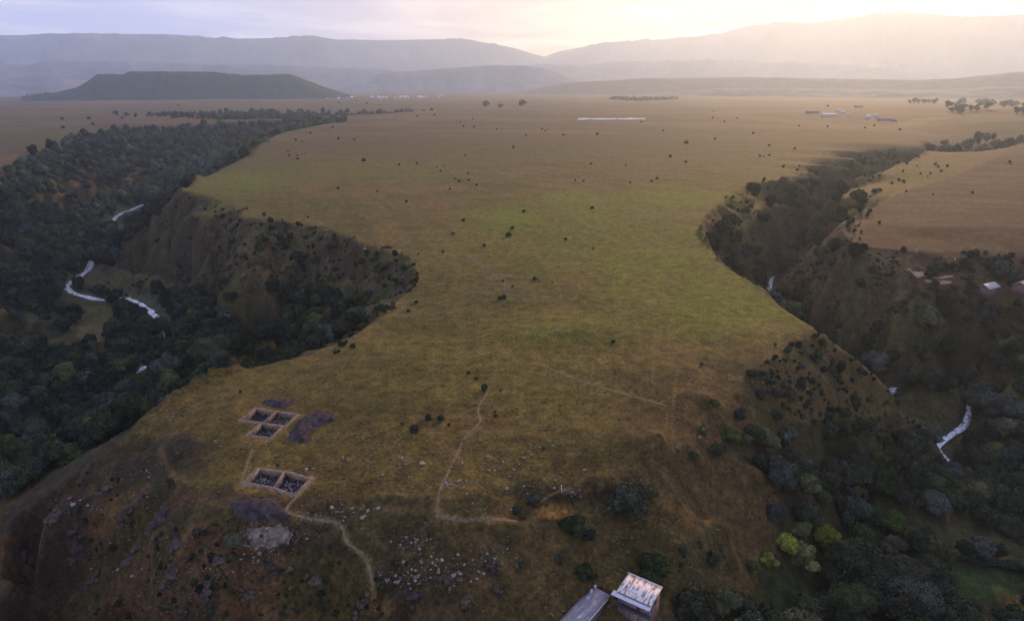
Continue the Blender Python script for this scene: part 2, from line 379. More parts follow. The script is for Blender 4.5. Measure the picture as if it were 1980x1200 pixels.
# ------------------------------------------------------------------ ground colour (grass, soil, rock; right gorge slope lightened to look lit)
def blob(px, py, rx, ry, soft=0.6, wob=0.5):
    q = np.hypot((PX-px)/rx, (PY-py)/ry)+(fbm(X/9, Y/9, 71, 3)-0.5)*wob
    return 1-sstep(1-soft, 1+soft*0.4, q)
def polym(pts, soft=0.0): return inside(pts, PX, PY)
def mixc(c, col, m): return c*(1-m[..., None])+np.array(col)*m[..., None]
big = fbm(X/90, Y/90, 5, 4); med = fbm(X/22, Y/22, 15, 4); fin = fbm(X/3.2, Y/3.2, 25, 3); vfin = fbm(X/1.1, Y/1.1, 35, 2)
c = np.zeros(X.shape+(3,)); c[:] = (0.140, 0.116, 0.040)
c = mixc(c, (0.175, 0.120, 0.055), sstep(0.42, 0.62, big))
c = mixc(c, (0.105, 0.095, 0.030), sstep(0.50, 0.66, med)*0.7)
c = mixc(c, (0.200, 0.150, 0.065), sstep(0.52, 0.70, fbm(X/35, Y/12, 45, 4))*0.6)
# streaks along the old field strips
stx = fbm((X*0.9+Y*0.35)/9, Y/120, 55, 3)
c = mixc(c, (0.10, 0.09, 0.033), sstep(0.55, 0.72, stx)*0.55*(RR < 900))
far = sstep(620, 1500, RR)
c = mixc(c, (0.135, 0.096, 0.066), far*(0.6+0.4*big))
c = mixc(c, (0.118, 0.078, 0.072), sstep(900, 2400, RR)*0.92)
for px, py, rx, ry, m in ((1180,470,330,90,.30),(1350,600,220,60,.30),(980,422,90,30,.9),(1300,385,150,26,.6),(1110,385,70,20,.6),(1150,420,60,30,.4),(1450,580,160,70,.45),(1280,520,160,60,.35),(480,352,120,26,.5),(700,330,200,30,.25),(1440,440,60,40,.4),(1080,640,110,30,.3),(1640,330,140,18,.35)):
    c = mixc(c, (0.150, 0.172, 0.026), blob(px, py, rx, ry, 0.8, 0.8)*min(1, m*1.7))
for px, py, rx, ry, m in ((880,590,120,60,.4),(1110,650,70,20,.5),(1000,560,90,60,.3),(620,480,80,20,.2)):
    c = mixc(c, (0.085, 0.080, 0.035), blob(px, py, rx, ry, 0.8, 0.8)*m)
# plateau nose: drier and browner towards the rim
nose = sstep(690, 860, PY+(big-0.5)*200+(PX-900)*0.08)*(RR < 330)
c = mixc(c, (0.125, 0.085, 0.042), nose*0.55)
c = mixc(c, (0.085, 0.052, 0.034), nose*sstep(0.46, 0.62, med)*0.75)
for px, py, rx, ry, m in ((420,850,120,60,.8),(560,740,140,40,.5),(700,760,120,50,.4),(430,930,80,40,.5),(650,950,90,30,.4),(760,800,100,30,.4),(1050,750,120,35,.5)):
    c = mixc(c, (0.095, 0.090, 0.026), blob(px, py, rx, ry, 0.8, 0.9)*m*0.8)
for px, py, rx, ry, m in ((800,985,70,12,.9),(545,1040,55,22,.8),(500,850,50,14,.6),(1030,990,20,8,.8),(930,1003,60,8,.9),(505,945,60,30,.5),(750,585,40,30,.6),(700,640,40,24,.4)):
    c = mixc(c, (0.26, 0.165, 0.085), blob(px, py, rx, ry, 0.6, 0.9)*m)
# left and right tablelands: bare brown pasture
lt = (X < -300*SC) & (Y > 420*SC) & (PX < 760); lt = lt & (PY > 195)
c = mixc(c, (0.130, 0.082, 0.062), lt*sstep(500, 380, PX+0.0*PY)*0.8)
rt = polym([(1985,260),(1950,292),(1850,340),(1740,372),(1640,428),(1560,490),(1500,560),(1600,640),(2300,640),(2300,260)])
c = mixc(c, (0.084, 0.049, 0.040), rt*0.9)
c = mixc(c, (0.135, 0.088, 0.058), rt*sstep(0.50, 0.66, fbm(X/60, Y/14, 65, 4))*0.7)
# slopes: dark soil and rock
rock = sstep(0.22, 0.55, slope0+(med-0.5)*0.35)*(RR < 2600)*(1-sstep(-3, 3, z-6))*(1-0.65*gent)
c = mixc(c, (0.074, 0.052, 0.042), rock*0.92)
c = mixc(c, (0.045, 0.036, 0.034), rock*sstep(0.48, 0.62, fin*0.5+med*0.5)*0.8)
c = mixc(c, (0.060, 0.058, 0.030), rock*sstep(0.55, 0.70, fbm(X/16, Y/16, 85, 4))*0.8)
fr = polym([(-400,1300),(-400,1050),(0,1040),(180,890),(300,900),(345,950),(420,1000),(560,1040),(720,1120),(850,1092),(960,1060),(1000,1100),(960,1300)])
frs = fr*1.0
c = mixc(c, (0.120, 0.066, 0.044), frs*0.78)
c = mixc(c, (0.034, 0.028, 0.029), frs*sstep(0.50, 0.60, 0.5*fbm(X/14, Y/14, 95, 4)+0.5*med)*0.65)
c = mixc(c, (0.17, 0.098, 0.058), frs*sstep(0.54, 0.66, fbm(X/18, Y/11, 96, 4))*0.8)
c = mixc(c, (0.052, 0.052, 0.024), frs*sstep(0.55, 0.68, fbm(X/12, Y/12, 97, 4))*0.7)
frr = gent*sstep(800, 960, PY+(PX-1150)*0.55+(med-0.5)*160)
c = mixc(c, (0.108, 0.072, 0.040), frr*0.75)
c = mixc(c, (0.060, 0.052, 0.028), frr*sstep(0.52, 0.66, fbm(X/15, Y/15, 98, 4))*0.7)
c = mixc(c, (0.036, 0.028, 0.028), blob(1095, 952, 105, 20, 0.6, 0.9)*0.92)
c = mixc(c, (0.42, 0.215, 0.09), blob(1072, 990, 38, 13, 0.4, 0.6)*0.9)
# valley floors
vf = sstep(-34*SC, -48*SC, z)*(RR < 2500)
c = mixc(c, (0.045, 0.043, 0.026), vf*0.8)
vr = polym([(1500,820),(1760,800),(2300,900),(2400,1400),(1380,1400),(1480,1150),(1510,1020)])
c = mixc(c, (0.038, 0.036, 0.024), vr*0.85)
fieldL = polym([(168,592),(222,590),(216,622),(205,662),(148,655),(152,620)])
c = mixc(c, (0.115, 0.095, 0.045), fieldL*0.9); c = mixc(c, (0.19, 0.13, 0.085), (fieldL & (PY > 630))*0.8)
c = mixc(c, (0.085, 0.070, 0.035), polym([(185,545),(260,500),(300,540),(260,580),(190,575)])*0.8)
gp = polym([(1826,1095),(1985,1110),(1985,1165),(1930,1160),(1826,1150)])
c = mixc(c, (0.045, 0.070, 0.026), gp*0.9)
gs = polym([(1740,1020),(1860,1020),(1990,1060),(1990,1090),(1850,1060),(1730,1050)])
c = mixc(c, (0.06, 0.062, 0.03), gs*0.8)
gy = polym([(1470,1090),(1560,1120),(1560,1200),(1450,1200)]); c = mixc(c, (0.035, 0.05, 0.022), gy*0.8)
lime = polym([(1730,242),(1765,230),(1850,226),(1780,240),(1745,248)]); c = mixc(c, (0.22, 0.24, 0.05), lime*0.9)
fl = sstep(700, 1500, RR)*(1-sstep(-3, -9, z))
fb = fbm(X/420+Y/900, Y/170, 121, 4); c = mixc(c, (0.115, 0.095, 0.055), fl*sstep(0.52, 0.60, fb)*0.7); c = mixc(c, (0.19, 0.135, 0.095), fl*sstep(0.47, 0.40, fb)*0.6)
fc = vnoise(X/260+0.3*np.sin(Y/300), Y/520, 131); c = mixc(c, (0.10, 0.10, 0.050), fl*(fc > 0.78)*0.6); c = mixc(c, (0.20, 0.15, 0.105), fl*(fc < 0.17)*0.5)
sr_ = polym([(1690,400),(1640,428),(1570,470),(1506,545),(1560,610),(1640,650),(1760,610),(1760,486),(1660,482)])*1.0  # brownish purple slope, its colour lightened so the shaded face looks lit
c = mixc(c, (0.150, 0.098, 0.082), sr_*(0.45+0.5*sstep(0.40, 0.62, fbm(X/16, Y/16, 171, 4)))); am = rock*(RR > 260)
c = mixc(c, (0.130, 0.092, 0.058), am*sstep(0.50, 0.60, fbm(X/26, Y/26, 141, 4))*0.45)
c = mixc(c, (0.080, 0.078, 0.036), am*sstep(0.53, 0.62, fbm(X/19, Y/19, 151, 4))*0.6)
c = mixc(c, (0.20, 0.165, 0.13), am*sstep(0.60, 0.68, fbm(X/6, Y/6, 161, 4))*0.3)
for rv in (river_l, river_r): c = mixc(c, (0.125, 0.115, 0.10), (1-sstep(4.5, 9, dist_line(rv, X, Y)+(fin-.5)*5))*0.75)
# worn tracks
tracks = []
def track(pts, width, col, m=0.8):
    p = smooth_line([hit(*q) for q in pts], 6); tracks.append((p, width))
    return p, width, col, m
TR = [track([(945,755),(925,790),(928,815),(900,845),(880,885),(852,945),(846,985),(848,1000)], 1.1, (0.19,0.125,0.08)),
      track([(848,990),(880,1002),(940,1003),(1000,1008)], 1.8, (0.25,0.165,0.085)),
      track([(850,1000),(825,1015),(815,1050),(780,1080)], 0.9, (0.15,0.11,0.06)),
      track([(598,935),(560,975),(556,988),(580,998),(650,1010),(672,1048),(705,1078),(716,1105),(722,1140)], 1.2, (0.20,0.155,0.08)),
      track([(488,868),(468,930),(470,945)], 1.0, (0.20,0.155,0.07)),
      track([(518,852),(520,900)], 0.8, (0.17,0.14,0.06)),
      track([(307,865),(325,900),(346,945)], 1.1, (0.16,0.115,0.065)),
      track([(700,1025),(740,1055),(790,1085)], 0.8, (0.13,0.09,0.055)),
      track([(585,1060),(660,1085),(690,1120)], 0.7, (0.12,0.085,0.05)),
      track([(1030,700),(1120,735),(1220,765),(1290,785)], 1.6, (0.185,0.145,0.055)),
      track([(1262,705),(1264,760)], 0.8, (0.17,0.12,0.06)), track([(1310,715),(1300,790)], 0.8, (0.17,0.12,0.06)),
      track([(1225,650),(1228,690)], 0.8, (0.17,0.12,0.06)),
      track([(1200,1015),(1330,980),(1380,940)], 2.0, (0.10,0.068,0.042)),
      track([(590,1080),(480,1085),(400,1040)], 0.7, (0.10,0.068,0.042)),
      track([(1262,760),(1290,800),(1270,850),(1210,880)], 0.7, (0.16,0.11,0.06)), track([(1345,720),(1310,760),(1240,790)], 0.7, (0.16,0.11,0.06)), track([(945,760),(948,700),(935,640)], 0.9, (0.15,0.105,0.06)), track([(640,730),(620,760),(560,775)], 0.7, (0.17,0.13,0.06)), track([(700,900),(760,880),(850,900)], 0.6, (0.15,0.10,0.06)), track([(1110,950),(1180,930),(1300,900),(1390,850)], 0.9, (0.13,0.085,0.05)), track([(1000,1000),(1060,960),(1120,938)], 0.8, (0.19,0.13,0.075)), track([(540,870),(570,880),(590,900)], 0.6, (0.18,0.14,0.06)), track([(1060,520),(1090,600),(1050,700)], 1.5, (0.16,0.13,0.055)), track([(1150,480),(1120,560),(1085,610)], 1.6, (0.165,0.135,0.055)),
      track([(905,490),(940,520),(985,560)], 3.0, (0.165,0.14,0.08)),
      track([(880,560),(890,480),(870,400)], 1.6, (0.17,0.13,0.06))]
for p, wd, col, m in TR:
    x0, x1 = min(q[0] for q in p)-8, max(q[0] for q in p)+8; y0, y1 = min(q[1] for q in p)-8, max(q[1] for q in p)+8
    sel = (X > x0) & (X < x1) & (Y > y0) & (Y < y1)
    d = dist_line(p, X[sel], Y[sel])+(fbm(X[sel]/2.2, Y[sel]/2.2, 77, 2)-0.5)*wd*0.9
    mm = np.zeros(X.shape); mm[sel] = (1-sstep(wd*0.25, wd*0.95, d))*m; c = mixc(c, col, mm)
halo = np.zeros(X.shape)
for grp in ((0, 1, 2), (3, 4)):
    for k in grp:
        q = pit_w[k]+[pit_w[k][0]]; d = dist_line(q, X, Y); halo = np.maximum(halo, 1-sstep(0.6, 3.2, d+(fin-0.5)*3))
c = mixc(c, (0.25, 0.175, 0.085), halo*0.7)
c = c*(0.72+0.56*fin[..., None])*(0.86+0.28*vfin[..., None]*(RR < 500)[..., None]+0.14*(RR >= 500)[..., None])
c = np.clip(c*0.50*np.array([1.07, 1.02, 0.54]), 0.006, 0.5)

idx = np.arange(NR*NT).reshape(NR, NT)
quads = np.stack([idx[:-1, :-1], idx[:-1, 1:], idx[1:, 1:], idx[1:, :-1]], -1).reshape(-1, 4)
m_ground, t, b = pmat('ground_soil_and_grass', 0.95, 0.1)
an = nn('ShaderNodeAttribute', t, attribute_name='ground_colour')
geo = nn('ShaderNodeNewGeometry', t)
na = nn('ShaderNodeTexNoise', t); na.inputs['Scale'].default_value = 0.9; na.inputs['Detail'].default_value = 5; na.inputs['Roughness'].default_value = 0.65; t.links.new(geo.outputs['Position'], na.inputs['Vector'])
nb = nn('ShaderNodeTexNoise', t); nb.inputs['Scale'].default_value = 0.22; nb.inputs['Detail'].default_value = 5; nb.inputs['Roughness'].default_value = 0.6; t.links.new(geo.outputs['Position'], nb.inputs['Vector'])
ra = nn('ShaderNodeMapRange', t); ra.inputs[1].default_value = 0.3; ra.inputs[2].default_value = 0.7; ra.inputs[3].default_value = 0.38; ra.inputs[4].default_value = 1.62; t.links.new(na.outputs['Fac'], ra.inputs[0])
rb = nn('ShaderNodeMapRange', t); rb.inputs[1].default_value = 0.3; rb.inputs[2].default_value = 0.7; rb.inputs[3].default_value = 0.58; rb.inputs[4].default_value = 1.42; t.links.new(nb.outputs['Fac'], rb.inputs[0])
vm = nn('ShaderNodeVectorMath', t, operation='SCALE'); t.links.new(an.outputs['Color'], vm.inputs[0]); t.links.new(mth('MULTIPLY', ra.outputs[0], rb.outputs[0], tree=t), vm.inputs['Scale'])
t.links.new(vm.outputs[0], b.inputs['Base Color'])
bp = nn('ShaderNodeBump', t); bp.inputs['Strength'].default_value = 0.7; bp.inputs['Distance'].default_value = 0.6; t.links.new(na.outputs['Fac'], bp.inputs['Height']); t.links.new(bp.outputs[0], b.inputs['Normal'])
V = np.stack([X, Y, z], -1).reshape(-1, 3)
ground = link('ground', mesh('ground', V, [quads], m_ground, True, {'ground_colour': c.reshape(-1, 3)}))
tag(ground, 'grassy plateau between two wooded gorges, running out to a wide plain', None, None, 'structure')

# ------------------------------------------------------------------ water: rivers and the far pond
m_river, t, b = pmat('white_water', 0.25, 0.5)
geo = nn('ShaderNodeNewGeometry', t)
rn = nn('ShaderNodeTexNoise', t); rn.inputs['Scale'].default_value = 0.55; rn.inputs['Detail'].default_value = 5; t.links.new(geo.outputs['Position'], rn.inputs['Vector'])
rr_ = nn('ShaderNodeMapRange', t); rr_.inputs[1].default_value = 0.36; rr_.inputs[2].default_value = 0.56; t.links.new(rn.outputs['Fac'], rr_.inputs[0])
rm = nn('ShaderNodeMix', t, data_type='RGBA'); rm.inputs[6].default_value = (0.09, 0.10, 0.11, 1); rm.inputs[7].default_value = (0.74, 0.72, 0.68, 1); t.links.new(rr_.outputs[0], rm.inputs[0]); t.links.new(rm.outputs[2], b.inputs['Base Color'])
rbm = nn('ShaderNodeBump', t); rbm.inputs['Strength'].default_value = 0.8; rbm.inputs['Distance'].default_value = 0.5; t.links.new(rn.outputs['Fac'], rbm.inputs['Height']); t.links.new(rbm.outputs[0], b.inputs['Normal'])
def ribbon(pts, width, lift, name, mat, seed=0, wob=0.5, label=None):
    pts = [np.array(p, float) for p in pts]; V = []; n = len(pts)
    for i, p in enumerate(pts):
        tdir = pts[min(i+1, n-1)]-pts[max(i-1, 0)]; tdir = tdir[:2]/(np.linalg.norm(tdir[:2])+1e-9); nv = np.array([-tdir[1], tdir[0]])
        wl = width*(1+wob*(2*vnoise(np.array([i*0.37]), np.array([seed+.5]), seed)[0]-1)); wr = width*(1+wob*(2*vnoise(np.array([i*0.37]), np.array([seed+9.5]), seed)[0]-1))
        for k in (-1, -0.5, 0, 0.5, 1):
            q = p[:2]+nv*k*(wl if k > 0 else wr)/2; V.append((q[0], q[1], 0))
    V = np.array(V); V[:, 2] = G(V[:, 0], V[:, 1])+lift
    if name == 'river': V[:, 2] = np.repeat(np.convolve(np.pad(G(V[2::5, 0], V[2::5, 1]), 3, mode='edge'), np.ones(7)/7, 'valid')+lift+.1, 5)
    F = [(i*5+j, i*5+j+1, (i+1)*5+j+1, (i+1)*5+j) for i in range(n-1) for j in range(4)]
    o = link(name, mesh(name, V, [np.array(F)], mat, True)); return tag(o, label, None, None, 'structure')
ribbon(smooth_line(river_l, 3), 6.6, 0.6, 'river', m_river, 3, 0.4, 'pale rushing river bending through the wooded gorge left of the plateau')
ribbon(smooth_line(river_r, 3), 5.2, 0.6, 'river', m_river, 5, 0.4, 'narrow white river threading the trees in the gorge right of the plateau')
m_pond = noise_mat('water_painted_sky_sheen', (0.42, 0.42, 0.42), (0.55, 0.54, 0.52), 0.05, 0.12, 0.5)  # pale base colour stands in for the bright sky reflected in the pond
for x0, x1 in ((1117, 1192), (1195, 1247)):
    top = [W(px, 229.2+0.5*math.sin(px*0.21), 0.0) for px in np.linspace(x0, x1, 14)]; bot = [W(px, 231.8+0.5*math.sin(px*0.13+1), 0.0) for px in np.linspace(x0-1, x1+1, 14)]
    lev = max(float(G(np.array([q[0]]), np.array([q[1]]))[0]) for q in top+bot)+0.4
    V = np.array([(q[0], q[1], lev) for q in top]+[(q[0], q[1], lev) for q in bot]+[(q[0], q[1], lev-4) for q in top]+[(q[0], q[1], lev-4) for q in bot])
    F = [(14+i, 15+i, i+1, i) for i in range(13)]+[(28+14+i, 28+15+i, 14+i+1, 14+i) for i in range(13)]
    tag(link('pond', mesh('pond', V, [np.array(F)], m_pond)), 'bright still pond on the far plateau, ' + ('the longer western piece' if x0 == 1117 else 'the shorter eastern piece'), None, None, 'structure')

# ------------------------------------------------------------------ footpaths
m_path = noise_mat('trodden_earth', (0.15, 0.105, 0.06), (0.24, 0.17, 0.095), 0.8, 0.95, 0.05, 0.3, coord='Object')
for k, lab in ((0, 'worn earth footpath climbing the middle of the plateau'), (1, 'short broad dirt track along the top of the bank'), (3, 'winding pale footpath running down from the excavation'), (4, 'footpath joining the two excavations'), (9, 'long straight field track across the plateau')):
    p, wd = TR[k][0], TR[k][1]; q = smooth_line(p, 3)
    ribbon(q, wd*0.62, 0.06, 'footpath', m_path, 20+k, 0.55, lab)

# ------------------------------------------------------------------ excavations
m_baulk = noise_mat('pale_dug_earth', (0.16, 0.115, 0.08), (0.30, 0.225, 0.16), 1.2, 0.95, 0.05, 0.3)
m_floor = noise_mat('dark_dug_soil', (0.018, 0.015, 0.018), (0.050, 0.042, 0.045), 1.5, 0.95, 0.05, 0.5)  # very dark soil colour for the dug floors
m_stone = noise_mat('pale_weathered_stone', (0.17, 0.14, 0.11), (0.37, 0.31, 0.25), 1.7, 0.9, 0.1, 0.3, rand=0.35)
m_dstone = noise_mat('dark_basalt', (0.042, 0.030, 0.022), (0.105, 0.074, 0.052), 0.8, 0.9, 0.15, 0.5, rand=0.3)
def ico(sub):
    bm = bmesh.new(); bmesh.ops.create_icosphere(bm, subdivisions=sub, radius=1.0)
    bm.verts.ensure_lookup_table(); V = np.array([v.co[:] for v in bm.verts]); F = np.array([[v.index for v in f.verts] for f in bm.faces]); bm.free(); return V, F
ICO1, ICO2, ICO3 = ico(1), ico(2), ico(3)
def rock_geo(seed, flat=0.65, base=None):
    r = np.random.default_rng(seed); V, F = base or ICO2; V = V.copy()
    for _ in range(9):                      # chop with random planes: angular faces
        n = r.normal(size=3); n /= np.linalg.norm(n); d = r.uniform(0.45, 0.85); k = V@n; V -= np.maximum(k-d, 0)[:, None]*n
    V *= r.uniform(0.75, 1.25, 3); V[:, 2] *= flat; V += r.normal(size=V.shape)*0.025
    return V, F
def rubble_mesh(places, name, mat, seed):
    VV = []; FF = []; o = 0
    for i, (x, y, zz, sz) in enumerate(places):
        V, F = rock_geo(seed+i % 12, 0.7, ICO1); a = (i*2.399) % 6.283; ca, sa = math.cos(a), math.sin(a)
        V = V*sz; V = np.stack([V[:, 0]*ca-V[:, 1]*sa, V[:, 0]*sa+V[:, 1]*ca, V[:, 2]], 1)+np.array([x, y, zz]); VV.append(V); FF.append(F+o); o += len(V)
    return mesh(name, np.concatenate(VV), [np.concatenate(FF)], mat)
def excavation(ids, label):
    allp = np.concatenate([np.array(pit_w[k]) for k in ids]); cen = allp.mean(0); cen[2] = 0
    root = empty('excavation_trench', cen, label, 'excavation', 'archaeological trenches on the plateau nose')
    mb = MB(); lvl = 0.05
    for k in ids:
        q = [p-cen for p in pit_w[k]]; c0 = np.mean(q, 0)
        for i in range(4):
            a, b2 = q[i][:2], q[(i+1) % 4][:2]; dv = (b2-a)/np.linalg.norm(b2-a); nv = np.array([dv[1], -dv[0]])
            if np.dot(nv, a-c0[:2]) < 0: nv = -nv
            lvl += 0.004; wd = 0.50+0.10*((i*7+k*3) % 3)
            mb.prism([tuple(a-dv*(0.50+0.003*i)), tuple(b2+dv*(0.50+0.003*i)), tuple(b2+dv*(0.50+0.003*i)+nv*wd), tuple(a-dv*(0.50+0.003*i)+nv*wd)], -2.4, lvl+0.10*random.random())
        # apron of trampled spoil outside the baulk, sloping down into the turf
    mb.build('baulk', m_baulk, root)
    ap = MB()
    hull = [p-cen for p in allp]
    for k in ids:
        q = [p-cen for p in pit_w[k]]; c0 = np.mean(q, 0)
        for i in range(4):
            a, b2 = q[i][:2], q[(i+1) % 4][:2]; dv = (b2-a)/np.linalg.norm(b2-a); nv = np.array([dv[1], -dv[0]])
            if np.dot(nv, a-c0[:2]) < 0: nv = -nv
            mid = (a+b2)/2+nv*2.2
            if any(inside([tuple(p[:2]-cen[:2]) for p in np.array(pit_w[j])], np.array([mid[0]]), np.array([mid[1]]))[0] for j in ids if j != k): continue
            n = 9; o2 = 0.6; V = []
            for m_ in range(n):
                s_ = m_/(n-1); p = a-dv*0.9+(b2-a+dv*1.8)*s_; e = 0.5+(1.1 if i in (2, 3) else .5)*random.random()
                V += [(p[0]+nv[0]*o2, p[1]+nv[1]*o2, 0.035+0.004*i+0.017*(k % 3)), (p[0]+nv[0]*(o2+e*.5), p[1]+nv[1]*(o2+e*.5), 0.10+0.1*random.random()), (p[0]+nv[0]*(o2+e), p[1]+nv[1]*(o2+e), -0.35)]
            ap.add(V, [(m_*3+j, m_*3+j+1, m_*3+j+4, m_*3+j+3) for m_ in range(n-1) for j in range(2)])
    ap.build('trampled_edge', m_baulk, root)
    for k in ids:
        q = [p-cen for p in pit_w[k]]; c0 = np.mean(q, 0); n = 16; V = []
        for i in range(n):
            for j in range(n):
                u, v = i/(n-1), j/(n-1); p = (q[0]*(1-u)+q[1]*u)*(1-v)+(q[3]*(1-u)+q[2]*u)*v; p = c0+(p-c0)*1.01
                V.append((p[0], p[1], -1.65+0.35*(random.random()-0.5)+(0.35 if (i in (0, n-1) or j in (0, n-1)) else 0)))
        fl = link('dug_floor', mesh('dug_floor', V, [np.array([(i*n+j, (i+1)*n+j, (i+1)*n+j+1, i*n+j+1) for i in range(n-1) for j in range(n-1)])[:, ::-1]], m_floor), root)
        pl = []
        for _ in range({0: 12, 1: 70, 2: 40, 3: 75, 4: 85}[k]):
            u, v = random.uniform(.06, .94), random.uniform(.06, .94)
            if random.random() < .5: v = .5+0.18*math.sin(u*5+k)+random.gauss(0, .06)
            p = (q[0]*(1-u)+q[1]*u)*(1-v)+(q[3]*(1-u)+q[2]*u)*v; pl.append((p[0], p[1], -1.55, random.uniform(.12, .42)))
        tag(link('rubble', rubble_mesh(pl, 'rubble', m_stone, 40+k), fl), None, None, None, 'stuff')
    return root
excavation((0, 1, 2), 'excavation of three dug squares parted by pale baulks, beside an L of dark spoil')
excavation((3, 4), 'excavation of two stony dug squares side by side above the winding footpath')

m_spoil = noise_mat('dark_spoil_soil', (0.034, 0.026, 0.026), (0.085, 0.064, 0.060), 0.7, 0.95, 0.05, 0.6)
def mound(name, ppx, h, label, cat, group, mat, step=0.55, stones=0, soft=3.0):
    P = [hit(*q) for q in ppx]; P = smooth_line(P+[P[0]], 5)[:-1]; poly = [tuple(p[:2]) for p in P]
    x0, x1 = min(p[0] for p in poly), max(p[0] for p in poly); y0, y1 = min(p[1] for p in poly), max(p[1] for p in poly)
    gx = np.arange(x0-1, x1+1, step); gy = np.arange(y0-1, y1+1, step); GX, GY = np.meshgrid(gx, gy, indexing='ij')
    ins = inside(poly, GX, GY); d = dist_line([*P, P[0]], GX, GY)*np.where(ins, 1, -1)+(fbm(GX/1.7, GY/1.7, 7, 3)-0.5)*2.2
    zz = G(GX, GY)+np.where(d > 0, h*sstep(0, soft, d)*(0.55+0.9*fbm(GX/2.3, GY/2.3, 9, 3)), 0)+np.where(d > 0, 0.12*(vnoise(GX/.6, GY/.6, 4)), -0.35)
    ni, nj = GX.shape; ix = np.arange(ni*nj).reshape(ni, nj)
    keep = (d > -0.5); kq = keep[:-1, :-1] & keep[1:, :-1] & keep[1:, 1:] & keep[:-1, 1:]
    q = np.stack([ix[:-1, :-1], ix[1:, :-1], ix[1:, 1:], ix[:-1, 1:]], -1)[kq]
    used = np.unique(q); mp = -np.ones(ni*nj, int); mp[used] = np.arange(len(used))
    o = link(name, mesh(name, np.stack([GX, GY, zz], -1).reshape(-1, 3)[used], [mp[q]], mat, True)); tag(o, label, cat, group)
    return o
mound('spoil_heap', [(503,776),(530,770),(566,772),(563,782),(545,790),(520,786)], 0.9, 'smallest dark spoil heap, just behind the three square excavation', 'spoil heap', 'dark spoil heaps beside the digs', m_spoil)
mound('spoil_heap', [(552,848),(572,818),(590,804),(620,797),(645,796),(648,812),(625,822),(608,832),(598,852),(580,858)], 1.5, 'L shaped dark spoil heap right of the three square excavation', 'spoil heap', 'dark spoil heaps beside the digs', m_spoil)
mound('spoil_heap', [(446,972),(470,966),(500,964),(530,962),(552,980),(560,1000),(530,1008),(490,1006),(455,996)], 1.4, 'long dark spoil heap below the two square excavation', 'spoil heap', 'dark spoil heaps beside the digs', m_spoil)
m_tip = noise_mat('pale_stony_tip', (0.11, 0.078, 0.055), (0.30, 0.23, 0.175), 1.0, 0.95, 0.05, 0.6)
mound('stone_tip', [(478,1020),(520,1012),(560,1018),(568,1040),(545,1058),(505,1062),(480,1045)], 0.8, 'pale stony tip spilling down the slope below the dark spoil heap', 'stone tip', None, m_tip)

# ------------------------------------------------------------------ rocks
rock_me = [mesh('rock', *(lambda g: (g[0], [g[1]]))(rock_geo(100+i)), m_stone) for i in range(6)]
drock_me = [mesh('rock', *(lambda g: (g[0], [g[1]]))(rock_geo(200+i)), m_dstone) for i in range(6)]
def in_frame(px, py, m=0): return (px > -m) & (px < 1980+m) & (py > -m) & (py < 1200+m)
clusters = [(880,935,60,10,26,'beside the footpath junction'),(760,905,80,30,26,'on the grass above the stony bank'),(690,985,60,14,16,'beside the winding footpath'),(960,890,90,28,18,'right of the climbing footpath'),(790,1050,40,20,22,'left of the lower footpath fork'),(850,1100,100,22,46,'along the rocky front scarp'),(960,1080,40,20,20,'on the pale scree of the front scarp'),(790,1120,70,16,34,'on the dark ledge at the path foot'),(520,1036,46,18,26,'on the pale tip below the spoil heap'),(630,1004,60,10,14,'just right of the spoil heap'),(470,1085,90,32,18,'among the crags below the tip'),(150,965,60,30,12,'near the left crest of the nose'),(290,935,20,40,14,'on the crag left of the lower dig'),(250,1085,90,40,16,'on the dark front slope'),(730,478,60,10,16,'along the rim of the left amphitheatre'),(640,450,60,8,8,'under the far rim of the amphitheatre'),(1320,735,60,18,9,'on the dry right shoulder'),(1320,865,40,20,8,'above the bushy right bank'),(1490,735,60,22,12,'in the scrub on the right shoulder'),(448,474,8,6,3,'lying pale on the amphitheatre slope'),(1110,953,14,7,12,'piled in the dark bank'),(425,855,12,6,4,'left of the upper dig'),(915,500,10,6,6,'along the upper part of the faint ruin line'),(945,528,10,7,8,'along the middle of the faint ruin line'),(978,560,12,6,9,'at the lower end of the faint ruin line'),(980,955,60,25,12,'above the dark bank'),(1040,900,120,40,14,'on the brown grass above the dark bank'),(700,860,90,40,12,'on the grass right of the spoil heap'),(1499,660,2,1,1,'alone on the right edge of the grass'),(600,905,20,8,6,'right of the lower dig'),(760,640,30,20,8,'by the bare left corner of the plateau')]
rocks = []
for cx, cy, rx, ry, n, where in clusters:
    for _ in range(n):
        px, py = random.gauss(cx, rx*.55), random.gauss(cy, ry*.6)
        p = hit(px, min(py, 1195)); dist = math.hypot(p[0], p[1]); sz = min(1.3, random.lognormvariate(-1.12, .42))
        if dist > 300: sz *= 1.5
        rocks.append((sz*1320/(dist*1.15), p, sz, where))
rocks.sort(key=lambda r: -r[0])
for k, (s_, p, sz, where) in enumerate(rocks[:295]):
    o = link('rock', random.choice(rock_me), None, (p[0], p[1], p[2]+sz*0.18), random.random()*6.28, sz)
    adj = 'large' if sz > 0.55 else ('small' if sz < 0.3 else 'mid sized')
    tag(o, f'{adj} pale stone {where}', 'rock', 'pale stones '+where)
pl = [(p[0], p[1], p[2]+.06, sz) for s_, p, sz, w_ in rocks[295:]]
for cx, cy, rx, ry, n, where in clusters:
    for _ in range(n*5):
        p = hit(random.gauss(cx, rx*.7), min(random.gauss(cy, ry*.75), 1197)); dist = math.hypot(p[0], p[1]); pl.append((p[0], p[1], p[2]+.03, random.lognormvariate(-2.1, .45)*(1.6 if dist > 300 else 1)))
for _ in range(420):
    p = hit(random.gauss(520, 28), random.gauss(1038, 13)); pl.append((p[0], p[1], p[2]+.35, random.lognormvariate(-1.75, .4)))
